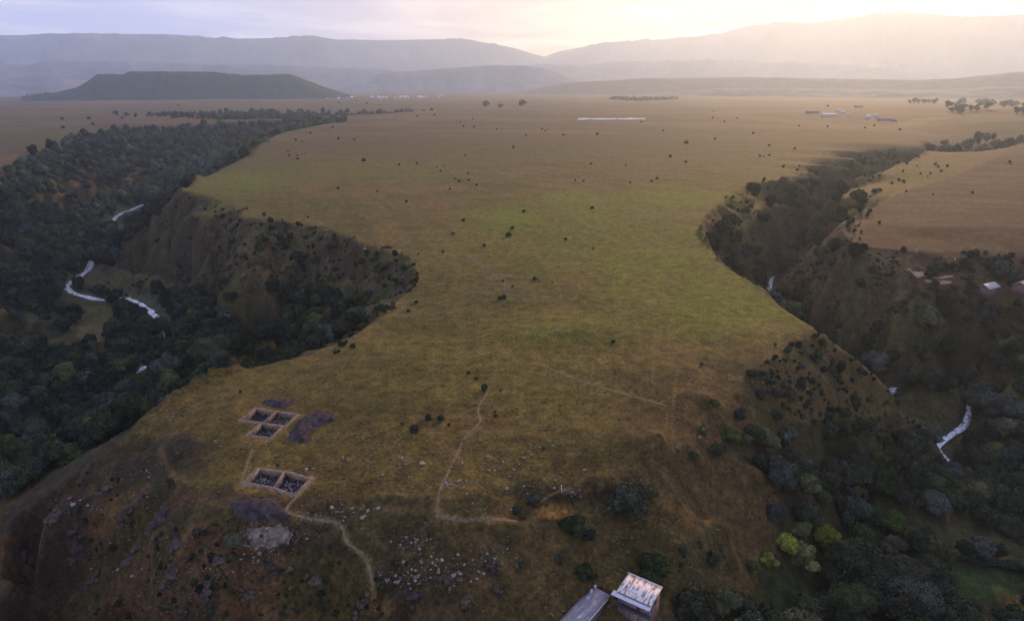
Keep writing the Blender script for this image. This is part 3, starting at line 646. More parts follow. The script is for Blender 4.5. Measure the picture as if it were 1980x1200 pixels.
tag(link('rubble', rubble_mesh(pl, 'rubble', m_stone, 60)), 'small pale rubble strewn over the stony front of the plateau', None, None, 'stuff')
# dark crags
crags = [(285,950,3.2),(312,1000,3.6),(150,1052,3.4),(255,1085,3.2),(330,1112,3.4),(100,1005,2.6),(205,945,2.4),(425,1085,2.6),(525,1105,2.4),(610,1125,2.2),(860,1118,2.6),(950,1092,2.4),(60,1085,3.0),(180,1120,3.0),(400,1140,2.4),(700,1165,2.4),(800,1150,2.4),(960,1140,2.2),(240,1000,2.8),(340,1055,2.8),(480,1150,2.2),(900,1160,2.0),(750,478,4.0),(680,462,3.6),(790,515,3.4),(600,440,3.0),(465,408,3.2),(770,545,3.0),(520,275,5.0)]
for i, (px, py, sz) in enumerate(crags):
    p = hit(px, py); VV = []; FF = []; o_ = 0; r = np.random.default_rng(500+i)
    for k in range(16):
        V, F = rock_geo(300+i*16+k, 0.75); V = V*sz*r.uniform(.2, .5)+np.array([r.normal()*sz*.34, r.normal()*sz*.2, sz*(0.02+0.12*r.random())]); V[:, 2] += G(np.array([p[0]+V[:, 0].mean()]), np.array([p[1]+V[:, 1].mean()]))[0]-p[2]
        VV.append(V); FF.append(F+o_); o_ += len(V)
    o = link('rock_outcrop', mesh('rock_outcrop', np.concatenate(VV), [np.concatenate(FF)], m_dstone), None, p)
    zone = ('left end of the front slope' if px < 230 else 'front slope below the lower dig' if px < 560 else 'front scarp in the middle') if py > 900 else 'broken rim of the amphitheatre left of the grass'
    tag(o, f"{'broad' if sz > 3.1 else 'mid sized' if sz > 2.5 else 'low'} dark broken crag on the {zone}", 'crag', 'dark crags on the '+zone)

# ------------------------------------------------------------------ trees and shrubs
def leaf_quads(cen, nor, size, r):
    n = len(cen); a = r.normal(size=(n, 3)); t1 = np.cross(nor, a); t1 /= np.linalg.norm(t1, axis=1)[:, None]+1e-9; t2 = np.cross(nor, t1)
    s_ = size*r.uniform(.6, 1.3, n)[:, None]; k = r.uniform(.6, 1.0, n)[:, None]
    V = np.stack([cen-t1*s_-t2*s_*k*.4, cen+t1*s_*.2-t2*s_*k, cen+t1*s_+t2*s_*k*.3, cen-t1*s_*.2+t2*s_*k], 1).reshape(-1, 3)
    return V, np.arange(n*4).reshape(n, 4)
def crown_geo(seed, lobes=9, base=ICO2, leaves=420, lsize=0.072, tall=1.0, spread=0.62, core=0.86):
    """a crown of unit radius standing on z=0.25: lumpy lobes under loose leaf sprays"""
    r = np.random.default_rng(seed); VV, TT, QQ, CC = [], [], [], []; o = 0
    L_ = [(np.array([0, 0, 0.85*tall]), 0.62)]
    for k in range(lobes-1):
        a = 2.4*k+r.uniform(-.5, .5); rad = spread*r.uniform(.65, 1.1); zz = r.uniform(.38, 1.15)*tall
        if zz > .95*tall: rad *= .55
        L_.append((np.array([rad*math.cos(a), rad*math.sin(a), zz]), r.uniform(.30, .46)))
    for c0, rad in L_:
        V, F = base; V = V*core*rad*(1+0.20*r.normal(size=len(V)))[:, None]; V = V*np.array([1, 1, .88])+c0
        tone = r.uniform(.72, 1.25); VV.append(V); TT.append(F+o); o += len(V); CC.append(np.full(len(V), tone))
        if leaves:
            n = int(leaves*(rad/.42)**2); d = r.normal(size=(n, 3)); d[:, 2] = np.abs(d[:, 2])*1.0-0.25*r.random(n); d /= np.linalg.norm(d, axis=1)[:, None]
            cen = c0+d*rad*r.uniform(.80, 1.24, n)[:, None]*np.array([1, 1, .9]); nor = d+r.normal(size=(n, 3))*.45; nor /= np.linalg.norm(nor, axis=1)[:, None]
            V, F = leaf_quads(cen, nor, lsize, r); VV.append(V); QQ.append(F+o); o += len(V); CC.append(np.repeat(tone*r.uniform(.75, 1.3, n), 4))
    V = np.concatenate(VV); cc = np.concatenate(CC); T = np.concatenate(TT); Q = np.concatenate(QQ) if QQ else np.zeros((0, 4), int)
    return V, T, Q, cc
def crown_mesh(name, seed, mat, **kw):
    V, T, Q, cc = crown_geo(seed, **kw); sm = np.concatenate([np.ones(len(T), bool), np.zeros(len(Q), bool)])
    return mesh(name, V, [T, Q], mat, sm, {'tone': np.stack([cc]*3, 1)})
m_leaf = noise_mat('dark_green_foliage', (0.018, 0.024, 0.011), (0.040, 0.047, 0.021), 3.0, 0.95, 0.04, attr='tone', rand=0.30)
m_grey = noise_mat('grey_green_foliage', (0.034, 0.042, 0.029), (0.062, 0.070, 0.050), 3.0, 0.95, 0.04, attr='tone', rand=0.25)
m_olive = noise_mat('olive_foliage', (0.042, 0.050, 0.018), (0.080, 0.086, 0.028), 3.0, 0.95, 0.04, attr='tone', rand=0.25)
m_lime = noise_mat('yellow_green_foliage', (0.085, 0.098, 0.012), (0.19, 0.195, 0.024), 3.0, 0.95, 0.04, attr='tone', rand=0.12)
m_shrub = noise_mat('dusky_scrub_foliage', (0.022, 0.028, 0.017), (0.046, 0.052, 0.028), 3.0, 0.95, 0.04, attr='tone', rand=0.3)
m_bark = noise_mat('bark', (0.045, 0.034, 0.026), (0.095, 0.075, 0.058), 2.5, 0.95, 0.1, 0.4)
mats_t = {'dark green': m_leaf, 'grey green': m_grey, 'olive green': m_olive, 'yellow green': m_lime}
crowns = {k: [crown_mesh('crown', 900+i*7+len(k), m, tall=[1.0, 1.15, .95, 1.3, 1.05][i], lobes=[10, 9, 11, 10, 8][i], spread=[.62, .72, .80, .58, .85][i]) for i in range(5)] for k, m in mats_t.items()}
bigs = {k: [crown_mesh('crown', 1300+i*7+len(k), m, lobes=15, leaves=900, lsize=.042, tall=[1.0, 1.1][i]) for i in range(2)] for k, m in mats_t.items()}
shrubs = [crown_mesh('foliage', 700+i, m_shrub, lobes=6, leaves=120, lsize=0.14, spread=.55) for i in range(5)]
gshrubs = [crown_mesh('foliage', 730+i, m_olive, lobes=6, leaves=120, lsize=0.14, spread=.55) for i in range(3)]
def trunk_mesh(seed):
    r = np.random.default_rng(seed); mb = MB(); h = 0.75
    mb.tube([(0, 0, -.12), (.02, 0, .15), (.03, .02, .4), (0, .04, h)], [.085, .06, .05, .035], 8)
    for k in range(5):
        a = k*1.3+r.uniform(-.3, .3); z0 = r.uniform(.3, .6); mb.tube([(.02, .02, z0), (.2*math.cos(a), .2*math.sin(a), z0+.16), (.42*math.cos(a), .42*math.sin(a), z0+.36)], [.035, .026, .014], 6)
    V = np.concatenate(mb.V); return mesh('trunk', V, [np.array(mb.F[4]), np.array(mb.F[3])], m_bark, True)
trunks = [trunk_mesh(60+i) for i in range(3)]
def tree(x, y, rad, kind, label, group, zoff=0.0, idx=None, tall=None):
    zz = float(G(np.array([x]), np.array([y]))[0])+zoff
    o = empty('tree', (x, y, zz), label, 'tree', group, random.random()*6.28, rad)
    tall = tall or random.uniform(.85, 1.35)
    o.scale = (rad*random.uniform(.88, 1.12), rad*random.uniform(.88, 1.12), rad*tall)
    i = random.randrange(5) if idx is None else idx
    link('trunk', trunks[i % 3], o); link('crown', (bigs[kind][i % 2] if rad > 6.3 and math.hypot(x, y) < 330 else crowns[kind][i]), o)
    return o
def shrub(x, y, rad, label, group, green=False, me=None):
    zz = float(G(np.array([x]), np.array([y]))[0])
    o = link('shrub', me or random.choice(gshrubs if green else shrubs), None, (x, y, zz-rad*.22), random.random()*6.28, (rad, rad, rad*random.uniform(.8, 1.1)))
    return tag(o, label, 'shrub', group)
def visible(x, y, zz, n=90):
    u = np.linspace(.03, .97, n)[:, None]; g = G(np.maximum(np.abs(x[None]*u), 1e-3)*np.sign(x[None]+1e-9), y[None]*u)
    return (CAM_H*SC+(zz[None]-CAM_H*SC)*u > g).all(0)

# density of the woods over the ground
bare = [([(352,376),(462,400),(462,424),(600,437),(700,474),(790,502),(812,540),(780,580),(720,640),(690,610),(600,570),(540,550),(480,548),(400,565),(330,570),(240,572),(190,545),(230,500),(290,432)], .05),
        ([(0,600),(120,615),(205,660),(215,690),(110,680),(0,650)], .12), ([(168,588),(226,588),(220,622),(208,664),(146,657),(150,620)], 0),
        ([(1690,400),(1660,480),(1760,486),(1740,540),(1760,605),(1640,640),(1560,600),(1506,545),(1570,470)], .10),
        ([(1740,480),(2300,490),(2300,585),(1760,600)], .22),
        ([(1400,780),(1450,700),(1580,625),(1660,672),(1720,712),(1800,800),(1790,862),(1680,850),(1560,850),(1450,840)], .06),
        ([(1300,850),(1400,800),(1450,850),(1470,930),(1500,980),(1535,1010),(1490,1080),(1300,1150)], .01),
        ([(1822,1085),(1990,1100),(1990,1210),(1900,1210),(1870,1165),(1822,1155)], 0), ([(1740,1010),(1860,1010),(2000,1050),(2000,1090),(1850,1066),(1730,1052)], .03),
        ([(1470,1090),(1560,1120),(1560,1210),(1450,1210)], .08), ([(1600,960),(1720,960),(1720,1010),(1600,1020)], .2),
        ([(1450,352),(1560,350),(1700,333),(1790,305),(1850,330),(1740,366),(1640,420),(1570,440),(1430,440),(1380,410)], .30),
        ([(1790,262),(1960,262),(1950,292),(1850,338),(1770,330)], .35),
        ([(80,955),(180,890),(230,900),(60,1000),(0,1040),(0,1010)], 0)]
river_px = [(275,398),(250,404),(228,415),(231,428),(172,515),(168,528),(132,548),(130,566),(172,577),(256,582),(280,588),(294,603),(1492,532),(1492,546),(1786,766),(1800,780),(1830,797),(1852,805),(1872,824),(1845,838),(1820,852),(1808,863),(100,915),(92,919)]
def wood_density(x, y):
    zz = G(x, y); px, py, dep = pix(x, y, zz); r = np.hypot(x, y)
    left = x < 0
    d = np.where(left, sstep(-4, -12, zz), sstep(-8, -20, zz))*1.0
    d = d*(1-sstep(2300, 3000, r))
    for poly, k in bare:
        m = inside(poly, px, py); d = np.where(m, np.minimum(d, k), d)
    nose = (r < 262) & (px < 1330) & (zz > -40); d = np.where(nose, 0, d)
    d = np.where((px < 330) & (py > 900) & (r < 262), 0, d)
    d = np.where(dist_line(river_l, x, y) < 3.5, 0, d); d = np.where(dist_line(river_r, x, y) < 3.0, 0, d)
    return d*np.where(left, 1, 0.62+0.38*sstep(0.36, 0.5, fbm(x/38, y/38, 333, 3)))
cand = []
for r0, r1, sp in ((90, 330, 7.4), (330, 620, 8.6), (620, 1100, 11.0), (1100, 3000, 16.0)):
    xs = np.arange(-r1*.86, r1*.86, sp); ys = np.arange(40, r1, sp); gx, gy = np.meshgrid(xs, ys); gx = (gx+rng.uniform(-.45, .45, gx.shape)*sp).ravel(); gy = (gy+rng.uniform(-.45, .45, gy.shape)*sp).ravel()
    rr = np.hypot(gx, gy); ok = (rr >= r0) & (rr < r1) & (np.abs(np.arctan2(gx, gy)) < R(50)); gx, gy = gx[ok], gy[ok]
    ok = rng.random(len(gx)) < wood_density(gx, gy); gx, gy = gx[ok], gy[ok]
    cand.append(np.stack([gx, gy, sp*rng.uniform(.46, .84, len(gx))], 1))
cand = np.concatenate(cand); x, y, rad = cand.T; zz = G(x, y)
px, py, dep = pix(x, y, zz+rad)
# keep the glimpses of the river open
keep = np.ones(len(x), bool)
for qx, qy in river_px:
    hq = hit(qx, qy); keep &= ~((np.hypot(px-qx, (py-qy)) < rad*FPX/dep*1.05+3) & (np.hypot(x, y) < math.hypot(hq[0], hq[1])+6))
x, y, rad, zz, px, py, dep = x[keep], y[keep], rad[keep], zz[keep], px[keep], py[keep], dep[keep]
vis = visible(x, y, zz+rad*1.3) & in_frame(px, py, 40)
print('trees', len(x), 'visible', vis.sum())
def zone(px, py, xx, yy):
    if px < 900:
        if py < 330: return 'on the far wall of the left gorge'
        if py < 470: return 'on the left gorge wall above the river'
        if py < 600: return 'by the white river bends' if px < 330 else 'under the amphitheatre slope'
        if px < 240: return 'below the brown knoll left of the field' if py < 800 else 'in the dark gorge bottom beyond the left crest'
        return 'in the wood between the field and the amphitheatre' if py < 680 else 'in the wood behind the upper dig'
    if py < 430: return 'in the upper right gorge'
    if py < 620: return 'beside the hamlet on the right' if px > 1720 else 'in the narrow right gorge'
    if py < 760: return 'in the wood below the hamlet'
    if py < 900: return 'near the right hand river' if px > 1700 else 'on the bushy right shoulder'
    if py < 1020: return 'in the valley wood below the right river'
    return 'round the garden plots in the lower right'
def wkind(): return random.choices(['dark green', 'grey green', 'olive green'], [.66, .17, .17])[0]

# trees picked out one by one in the photograph: (x, y of the crown's middle, crown width, kind, note)
named = [(1522,1044,46,'yellow green','brightest yellow green tree at the edge of the lower right wood'),(1548,1064,52,'yellow green','yellow green tree just below the brightest one'),(1545,1022,44,'olive green','olive tree just above the brightest yellow green one'),(1592,1026,60,'yellow green','tall yellow green tree right of the brightest one'),(1618,1052,56,'olive green','olive tree right of the tall yellow green one'),(1484,1076,30,'yellow green','small yellow green tree at the foot of the brown slope'),(1412,832,46,'olive green','bright olive tree on the bushy right bank'),(1388,866,36,'dark green','dark tree just below the bright olive one on the bank'),(1650,905,84,'dark green','tallest broad dark tree in the valley wood'),(1722,880,56,'dark green','round dark tree right of the tallest broad one'),(1602,905,60,'dark green','dark tree left of the tallest broad one'),(1520,915,60,'dark green','dark tree where the brown slope meets the wood'),(1555,925,50,'olive green','olive tree in front of the slope side wood'),(1800,965,56,'grey green','pale grey green tree in the lower right wood'),(1650,1080,120,'dark green','huge dark tree behind the brightest yellow green one'),(1745,1105,90,'dark green','huge dark tree left of the green garden plot'),(1760,1170,100,'grey green','broad greyish tree at the bottom edge by the garden'),(1265,1085,70,'dark green','dark tree right behind the white roofed house'),(1340,1160,70,'dark green','dark tree right of the white roofed house'),(1400,1150,60,'olive green','rounded tree near the bottom edge right of the house'),(1430,1160,54,'dark green','dark tree beside the rounded olive one'),(1215,952,74,'dark green','big round bush like tree on the brown front slope'),(1258,948,34,'olive green','small tree touching the big round one on the slope'),(1108,1006,48,'dark green','dark tree beside the orange bare earth'),(1500,985,40,'grey green','pale tree at the edge of the brown slope'),(1455,1092,30,'olive green','small tree at the foot of the brown slope by the yard'),(1640,1170,90,'dark green','broad dark tree at the bottom edge beside the yard'),(1560,1170,60,'dark green','low dark tree at the bottom edge left of the broad one'),(1130,1100,40,'dark green','dark tree above the long grey shed'),(1890,775,70,'grey green','broad pale tree beside the right hand river'),(1690,690,50,'grey green','pale tree low in the right gorge wood'),(1790,610,56,'olive green','broad olive tree under the hamlet'),(1520,490,34,'grey green','pale tree deep in the right gorge'),(1525,470,26,'grey green','second pale tree deep in the right gorge, behind the first'),(455,1043,40,'olive green','round green bush like tree on the stony front slope')]
nx = []
for qx, qy, wd, kind, lab in named:
    g = hit(qx, min(qy+wd*.45, 1196)); d3 = math.hypot(math.hypot(g[0], g[1]), CAM_H*SC-g[2]); r_ = wd*.5*d3/FPX*0.95
    tree(g[0], g[1], r_, kind, lab, None, tall=0.9); nx.append((g[0], g[1], r_))
for qx, qy, wd, kind, lab in named:
    if kind == 'yellow green':
        kk = ~((np.abs(px-qx) < wd*.75) & (py > qy-wd*.2) & (py < qy+wd*1.1)); x, y, rad, zz, px, py, dep, vis = (a[kk] for a in (x, y, rad, zz, px, py, dep, vis))
for gx, gy, r_ in nx:
    kk = np.hypot(x-gx, y-gy) > (r_+rad)*.62; x, y, rad, zz, px, py, dep, vis = (a[kk] for a in (x, y, rad, zz, px, py, dep, vis))
app = rad/dep*vis; order = np.argsort(-app); pick = order[:232]; rest = order[232:]
for k in pick:
    kind = wkind(); zn = zone(px[k], py[k], x[k], y[k]); s_ = 'large' if rad[k] > 5.2 else 'small' if rad[k] < 4.0 else 'mid sized'
    tree(x[k], y[k], rad[k], kind, f'{s_} {kind} tree {zn}', 'trees '+zn)
# the rest of the woods: one mass
low = [crown_geo(40+i, lobes=6, base=ICO1, leaves=55, lsize=.17, tall=[1, 1.2, .95, 1.1][i]) for i in range(4)]
far_ = [crown_geo(80+i, lobes=4, base=ICO1, leaves=0, core=1.0) for i in range(4)]
def wood_mass(name, x, y, zz, rad, dep, mat):
    VV, TT, QQ, CC = [], [], [], []; o = 0
    tint = np.array([[.020, .026, .012], [.028, .035, .016], [.044, .052, .036], [.042, .047, .014], [.014, .018, .010]])
    for i in range(len(x)):
        V, T, Q, cc = (low if dep[i] < 800 else far_)[i % 4]; a = random.random()*6.28; ca, sa = math.cos(a), math.sin(a)
        V2 = np.stack([V[:, 0]*ca-V[:, 1]*sa, V[:, 0]*sa+V[:, 1]*ca, (V[:, 2]-.1)*random.uniform(.75, 1.4)], 1)*rad[i]+np.array([x[i], y[i], zz[i]])
        VV.append(V2); TT.append(T+o); QQ.append(Q+o); o += len(V); tn = tint[random.choices(range(5), [.38, .24, .09, .13, .16])[0]]*random.uniform(.8, 1.25); CC.append(cc[:, None]*tn)
    nT = sum(len(t_) for t_ in TT); nQ = sum(len(q_) for q_ in QQ)
    return mesh(name, np.concatenate(VV), [np.concatenate(TT), np.concatenate(QQ)], mat, np.concatenate([np.ones(nT, bool), np.zeros(nQ, bool)]), {'tone': np.concatenate(CC)})
m_mass = noise_mat('woodland_foliage', (0.8, 0.8, 0.8), (1.15, 1.15, 1.15), 0.5, 0.95, 0.04, attr='tone')
tag(link('woodland', wood_mass('woodland', x[rest], y[rest], zz[rest], rad[rest], dep[rest], m_mass)), 'dense dark wood filling both gorges and the valley bottoms', None, None, 'stuff')

# shrubs on the open grass: (x, y, width in the photograph)
bushes = [(704,309,9),(993,284,6),(1327,275,9),(1296,302,7),(1663,300,9),(1645,316,6),(1143,316,6),(1155,259,6),(1090,260,6),(1456,257,6),(1383,268,5),(1326,313,6),(1537,287,5),(1487,281,5),(786,389,7),(888,350,6),(852,330,5),(896,425,8),(1145,401,9),(1013,408,8),(991,440,9),(984,453,13),(936,474,8),(857,486,7),(809,491,5),(654,363,7),(730,369,6),(876,451,7),(1094,462,7),(1147,480,5),(972,543,6),(991,553,6),(974,574,12),(966,575,9),(800,510,10),(1186,659,9),(801,828,20),(828,806,15),(852,806,15),(868,820,8),(778,818,8),(937,749,17),(906,720,9),(921,731,8),(958,803,8),(957,795,6),(968,754,6),(1357,703,9),(682,667,13),(655,678,8),(1112,348,5),(1128,350,5),(596,420,5),(685,270,5),(643,245,5),(806,225,4),(840,222,4),(1240,236,4),(1425,228,4),(1545,243,4),(1600,245,4),(1672,247,4),(1690,243,4),(1740,250,5),(772,318,5),(806,316,5),(1017,262,4),(870,365,5),(880,345,4),(905,335,4),(900,300,4),(960,250,4),(1060,250,3),(1210,320,4),(1380,215,3),(537,899,6),(465,757,7),(1499,665,5),(805,583,8),(790,600,9),(700,505,16),(735,515,26),(620,460,12),(540,455,14)]
bushes_l = [(120,230,6),(172,229,6),(122,246,7),(237,228,6),(285,222,4),(345,203,4),(500,196,3),(655,198,4),(690,195,3),(710,200,4),(735,203,3),(790,208,3),(140,262,9),(180,240,6)]
bushes_r = [(1952,313,6),(1880,372,5),(1804,376,4),(1700,430,6),(1820,330,5)]
bushes_f = [(1140,1036,28),(1380,780,22),(1430,800,26),(1470,760,24),(1500,800,26),(1440,850,30),(1530,760,22),(1600,800,22),(1580,690,20),(1360,830,22),(1340,880,22),(1460,720,18),(1650,770,18),(1180,985,20),(1030,965,26),(1000,985,22),(430,700,10),(250,1010,16),(380,1030,18),(330,930,14),(220,1060,18),(560,1100,16),(640,1090,14),(760,1085,12),(1010,1090,16),(930,1020,14),(1080,1080,18),(150,985,14),(90,1050,16),(420,1110,18),(1320,1060,20),(1380,1080,22)]
def sh_zone(px, py):
    if py > 690: return 'on the near grass of the plateau' if px < 1000 else 'on the right shoulder of the plateau'
    if py > 380: return ('on the left half of the middle grassland' if px < 930 else 'on the right half of the middle grassland')
    return ('far out on the left of the pale plain' if px < 900 else 'far out in the middle of the pale plain' if px < 1350 else 'far out on the right of the pale plain')
def put_bush(px, py, wd, where, green=False):
    g = hit(px, py+wd*.3); d3 = math.hypot(math.hypot(g[0], g[1]), CAM_H*SC-g[2]); r_ = max(.35, wd*.5*d3/FPX)
    s_ = 'large' if wd >= 15 else 'small' if wd < 7 else 'mid sized'
    shrub(g[0], g[1], r_*1.05, f"{s_} {'green' if green else 'dark round'} shrub {where}", 'shrubs '+where, green)
for q in bushes: put_bush(*q, sh_zone(q[0], q[1]))
rb_ = random.Random(21)
for _ in range(26):
    cx_, cy_ = rb_.uniform(560, 1650), 235+330*rb_.random()**1.5
    if cy_ > 345 and not (880 < cx_ < 1330): continue
    for _k in range(rb_.choice([1, 2, 3, 5])):
        qx, qy = cx_+rb_.gauss(0, 16), cy_+rb_.gauss(0, 5); put_bush(qx, qy, rb_.uniform(2.5, 6)*(0.6+qy/700), sh_zone(qx, qy))
for q in bushes_l: put_bush(*q, 'on the brown tableland beyond the left gorge')
for q in bushes_r: put_bush(*q, 'on the brown field beyond the right gorge')
for k, q in enumerate(bushes_f): put_bush(*q, 'on the rocky front slope' if q[0] < 1000 and q[1] > 900 else 'above the wood behind the digs' if q[0] < 900 else 'on the bushy right bank', k % 4 == 1)
# finer scrub on the slopes: one mass
sx, sy, sr = [], [], []
def scatter(poly, n, r0, r1):
    x0, x1 = min(p[0] for p in poly), max(p[0] for p in poly); y0, y1 = min(p[1] for p in poly), max(p[1] for p in poly); k = 0
    while k < n:
        qx, qy = random.uniform(x0, x1), random.uniform(y0, y1)
        if not inside(poly, np.array([qx]), np.array([qy]))[0]: continue
        k += 1; g = hit(qx, qy, 500)
        if vnoise(np.array([g[0]/17]), np.array([g[1]/17]), 8)[0] < .38: continue
        sx.append(g[0]); sy.append(g[1]); sr.append(random.uniform(r0, r1)*(1 if random.random() < .8 else 1.6))
scatter([(352,376),(462,400),(600,437),(700,474),(790,502),(812,540),(760,600),(690,610),(540,550),(400,565),(240,572),(200,545),(290,432)], 420, .7, 1.9)
scatter([(1450,352),(1700,333),(1790,305),(1850,330),(1640,420),(1500,500),(1400,500),(1365,450),(1400,385)], 260, 1.0, 2.6)
scatter([(1690,400),(1660,480),(1760,486),(1760,605),(1640,640),(1560,600),(1506,545),(1570,470)], 420, .6, 1.7)
scatter([(1400,790),(1450,715),(1580,640),(1700,712),(1800,800),(1790,862),(1560,850),(1450,840),(1330,880)], 330, .5, 1.6)
scatter([(0,1045),(180,895),(300,905),(420,1000),(560,1045),(720,1125),(950,1060),(1000,1195),(0,1195)], 420, .25, .75)
scatter([(1200,930),(1400,810),(1480,900),(1520,1000),(1470,1100),(1300,1120),(1150,1040)], 160, .25, .7)
scatter([(1740,490),(1980,495),(1980,600),(1760,600)], 150, 1.0, 2.6)
scatter([(640,690),(700,640),(800,560),(815,530),(770,560),(690,630)], 60, .5, 1.2)
sx, sy, sr = map(np.array, (sx, sy, sr)); sz_ = G(sx, sy)
scr = [crown_geo(240+i, lobes=4, base=ICO1, leaves=40, lsize=.2, spread=.5) for i in range(4)]
_low, low = low, scr
mscrub = wood_mass('scrub', sx, sy, sz_-sr*.15, sr, np.full(len(sx), 100.0), m_mass); low = _low
tag(link('undergrowth', mscrub), 'low dark scrub scattered over the rocky slopes', None, None, 'stuff')
# grass tussocks on the near turf: one mass
tx = []
for _ in range(5200):
    qx, qy = random.uniform(200, 1450), random.uniform(690, 1190); g = hit(qx, qy, 350)
    if vnoise(np.array([g[0]/9]), np.array([g[1]/9]), 18)[0] < .42: continue
    if min(np.hypot(g[0]-np.mean(q, 0)[0], g[1]-np.mean(q, 0)[1]) for q in pit_w) < 6.5: continue
    tx.append((g[0], g[1], g[2], random.uniform(.18, .5)))
tx = np.array(tx); r = np.random.default_rng(3); VV = []; CC = []
for gx, gy, gz, s_ in tx:
    n = 9; cen = np.stack([gx+r.normal(size=n)*s_*.5, gy+r.normal(size=n)*s_*.5, gz+r.uniform(.0, .5, n)*s_], 1); nor = r.normal(size=(n, 3)); nor[:, 2] = np.abs(nor[:, 2])+.4; nor /= np.linalg.norm(nor, axis=1)[:, None]
    V, F = leaf_quads(cen, nor, s_*.45, r); VV.append(V); tn = np.array([[.12, .10, .033], [.10, .068, .04], [.17, .13, .06]][r.integers(3)])*r.uniform(.7, 1.2); CC.append(np.repeat(tn[None], len(V), 0))
V = np.concatenate(VV); tag(link('grass', mesh('grass', V, [np.arange(len(V)).reshape(-1, 4)], m_mass, False, {'tone': np.concatenate(CC)})), 'rough tussocks over the near grass', None, None, 'stuff')

# ------------------------------------------------------------------ buildings
m_wall = noise_mat('limewashed_wall', (0.20, 0.165, 0.15), (0.33, 0.28, 0.26), 0.9, 0.9, 0.1)
m_rwall = noise_mat('reddish_tuff_wall', (0.14, 0.085, 0.075), (0.24, 0.15, 0.13), 1.2, 0.9, 0.1, 0.3)
m_wood = noise_mat('weathered_wood', (0.05, 0.04, 0.035), (0.12, 0.10, 0.085), 2.0, 0.9, 0.1)
m_glass = noise_mat('dark_window_glass', (0.015, 0.017, 0.02), (0.03, 0.033, 0.038), 1.0, 0.15, 0.5)
m_pale = noise_mat('pale_paint', (0.55, 0.53, 0.55), (0.72, 0.70, 0.71), 1.5, 0.7, 0.2)
def roof_mat(name, base, rust, lo, hi, sx, sy):
    m, t, b = pmat(name, 0.85, 0.10); tcn = nn('ShaderNodeTexCoord', t); mp = nn('ShaderNodeMapping', t); mp.inputs['Scale'].default_value = (sx, sy, 1.0); t.links.new(tcn.outputs['Object'], mp.inputs[0])
    no = nn('ShaderNodeTexNoise', t); no.inputs['Scale'].default_value = 1.0; no.inputs['Detail'].default_value = 6; no.inputs['Roughness'].default_value = .65; t.links.new(mp.outputs[0], no.inputs['Vector'])
    mr = nn('ShaderNodeMapRange', t); mr.inputs[1].default_value = lo; mr.inputs[2].default_value = hi; t.links.new(no.outputs['Fac'], mr.inputs[0])
    mi = nn('ShaderNodeMix', t, data_type='RGBA'); mi.inputs[6].default_value = (*base, 1); mi.inputs[7].default_value = (*rust, 1); t.links.new(mr.outputs[0], mi.inputs[0]); t.links.new(mi.outputs[2], b.inputs['Base Color'])
    return m
m_roof = roof_mat('pale_rusting_sheet_roof', (0.64, 0.56, 0.48), (0.20, 0.14, 0.10), 0.47, 0.60, 2.2, 0.45)
m_shed = roof_mat('grey_weathered_sheet_roof', (0.17, 0.155, 0.165), (0.30, 0.25, 0.24), 0.46, 0.64, 0.5, 1.4)

def sheet(mb, A, B, C, D, ribs, amp, th=0.06):
    """a ribbed sheet between four corners (A-B the ridge side, D-C the eave side)"""
    A, B, C, D = (np.array(v, float) for v in (A, B, C, D)); n = np.cross(B-A, D-A); n /= np.linalg.norm(n)
    if n[2] < 0: n = -n
    k = ribs*2+1; V = []
    for i in range(k):
        u = i/(k-1); o = n*(amp if i % 2 else 0)
        a, d = A*(1-u)+B*u, D*(1-u)+C*u; V += [a+o, d+o, a+o-n*th, d+o-n*th]
    F = []
    for i in range(k-1):
        q = i*4; F += [(q, q+1, q+5, q+4), (q+2, q+6, q+7, q+3), (q, q+4, q+6, q+2), (q+1, q+3, q+7, q+5)]
    F += [(0, 2, 3, 1), (4*k-4, 4*k-3, 4*k-1, 4*k-2)]; mb.add(V, F)

# the white roofed house: local x along the back eave, y towards the back
rz_ = [W(1218,1108,-10.2), W(1284,1136,-10.2), W(1256,1171,-11.0), W(1190,1140,-11.0)]
ux = rz_[1][:2]-rz_[0][:2]; hl_ = np.linalg.norm(ux); yaw = math.atan2(ux[1], ux[0]); wd_ = np.linalg.norm(rz_[1][:2]-rz_[2][:2])
cen = np.mean(rz_, 0); gz = float(G(np.array([cen[0]]), np.array([cen[1]]))[0])
print('house', cen, hl_, wd_, math.degrees(yaw), gz)
base = min(gz, cen[2]-4.2)-0.3; HH = cen[2]-base
house = empty('house', (cen[0], cen[1], base), 'small house with a pale rust streaked metal roof at the foot of the brown slope', 'house', None, yaw)
a, b_ = hl_/2, wd_/2; fz, bz = HH-0.42, HH+0.42
mb = MB(); ai, bi = a-0.35, b_-0.35
def slab_wall(mb, x0, y0, x1, y1, z0, za, zb, th=0.3):
    d = np.array([x1-x0, y1-y0]); d = d/np.linalg.norm(d); nv = np.array([-d[1], d[0]])*th
    V = [(x0, y0, z0), (x1, y1, z0), (x1+nv[0], y1+nv[1], z0), (x0+nv[0], y0+nv[1], z0), (x0, y0, za), (x1, y1, zb), (x1+nv[0], y1+nv[1], zb), (x0+nv[0], y0+nv[1], za)]
    mb.add(V, [(0, 3, 2, 1), (4, 5, 6, 7), (0, 1, 5, 4), (1, 2, 6, 5), (2, 3, 7, 6), (3, 0, 4, 7)])
slab_wall(mb, -ai, -bi, ai, -bi, -2, fz-.12, fz-.12)
mb.build('front_wall', m_wall, house)
mb = MB(); slab_wall(mb, ai, -bi+.31, ai, bi, -2, fz-.1, bz-.12); slab_wall(mb, -ai+.3, -bi+.31, -ai+.3, bi, -2, fz-.1, bz-.12); slab_wall(mb, ai-.31, bi-.3, -ai+.31, bi-.3, -2, bz-.14, bz-.14)
mb.build('wall', m_rwall, house)
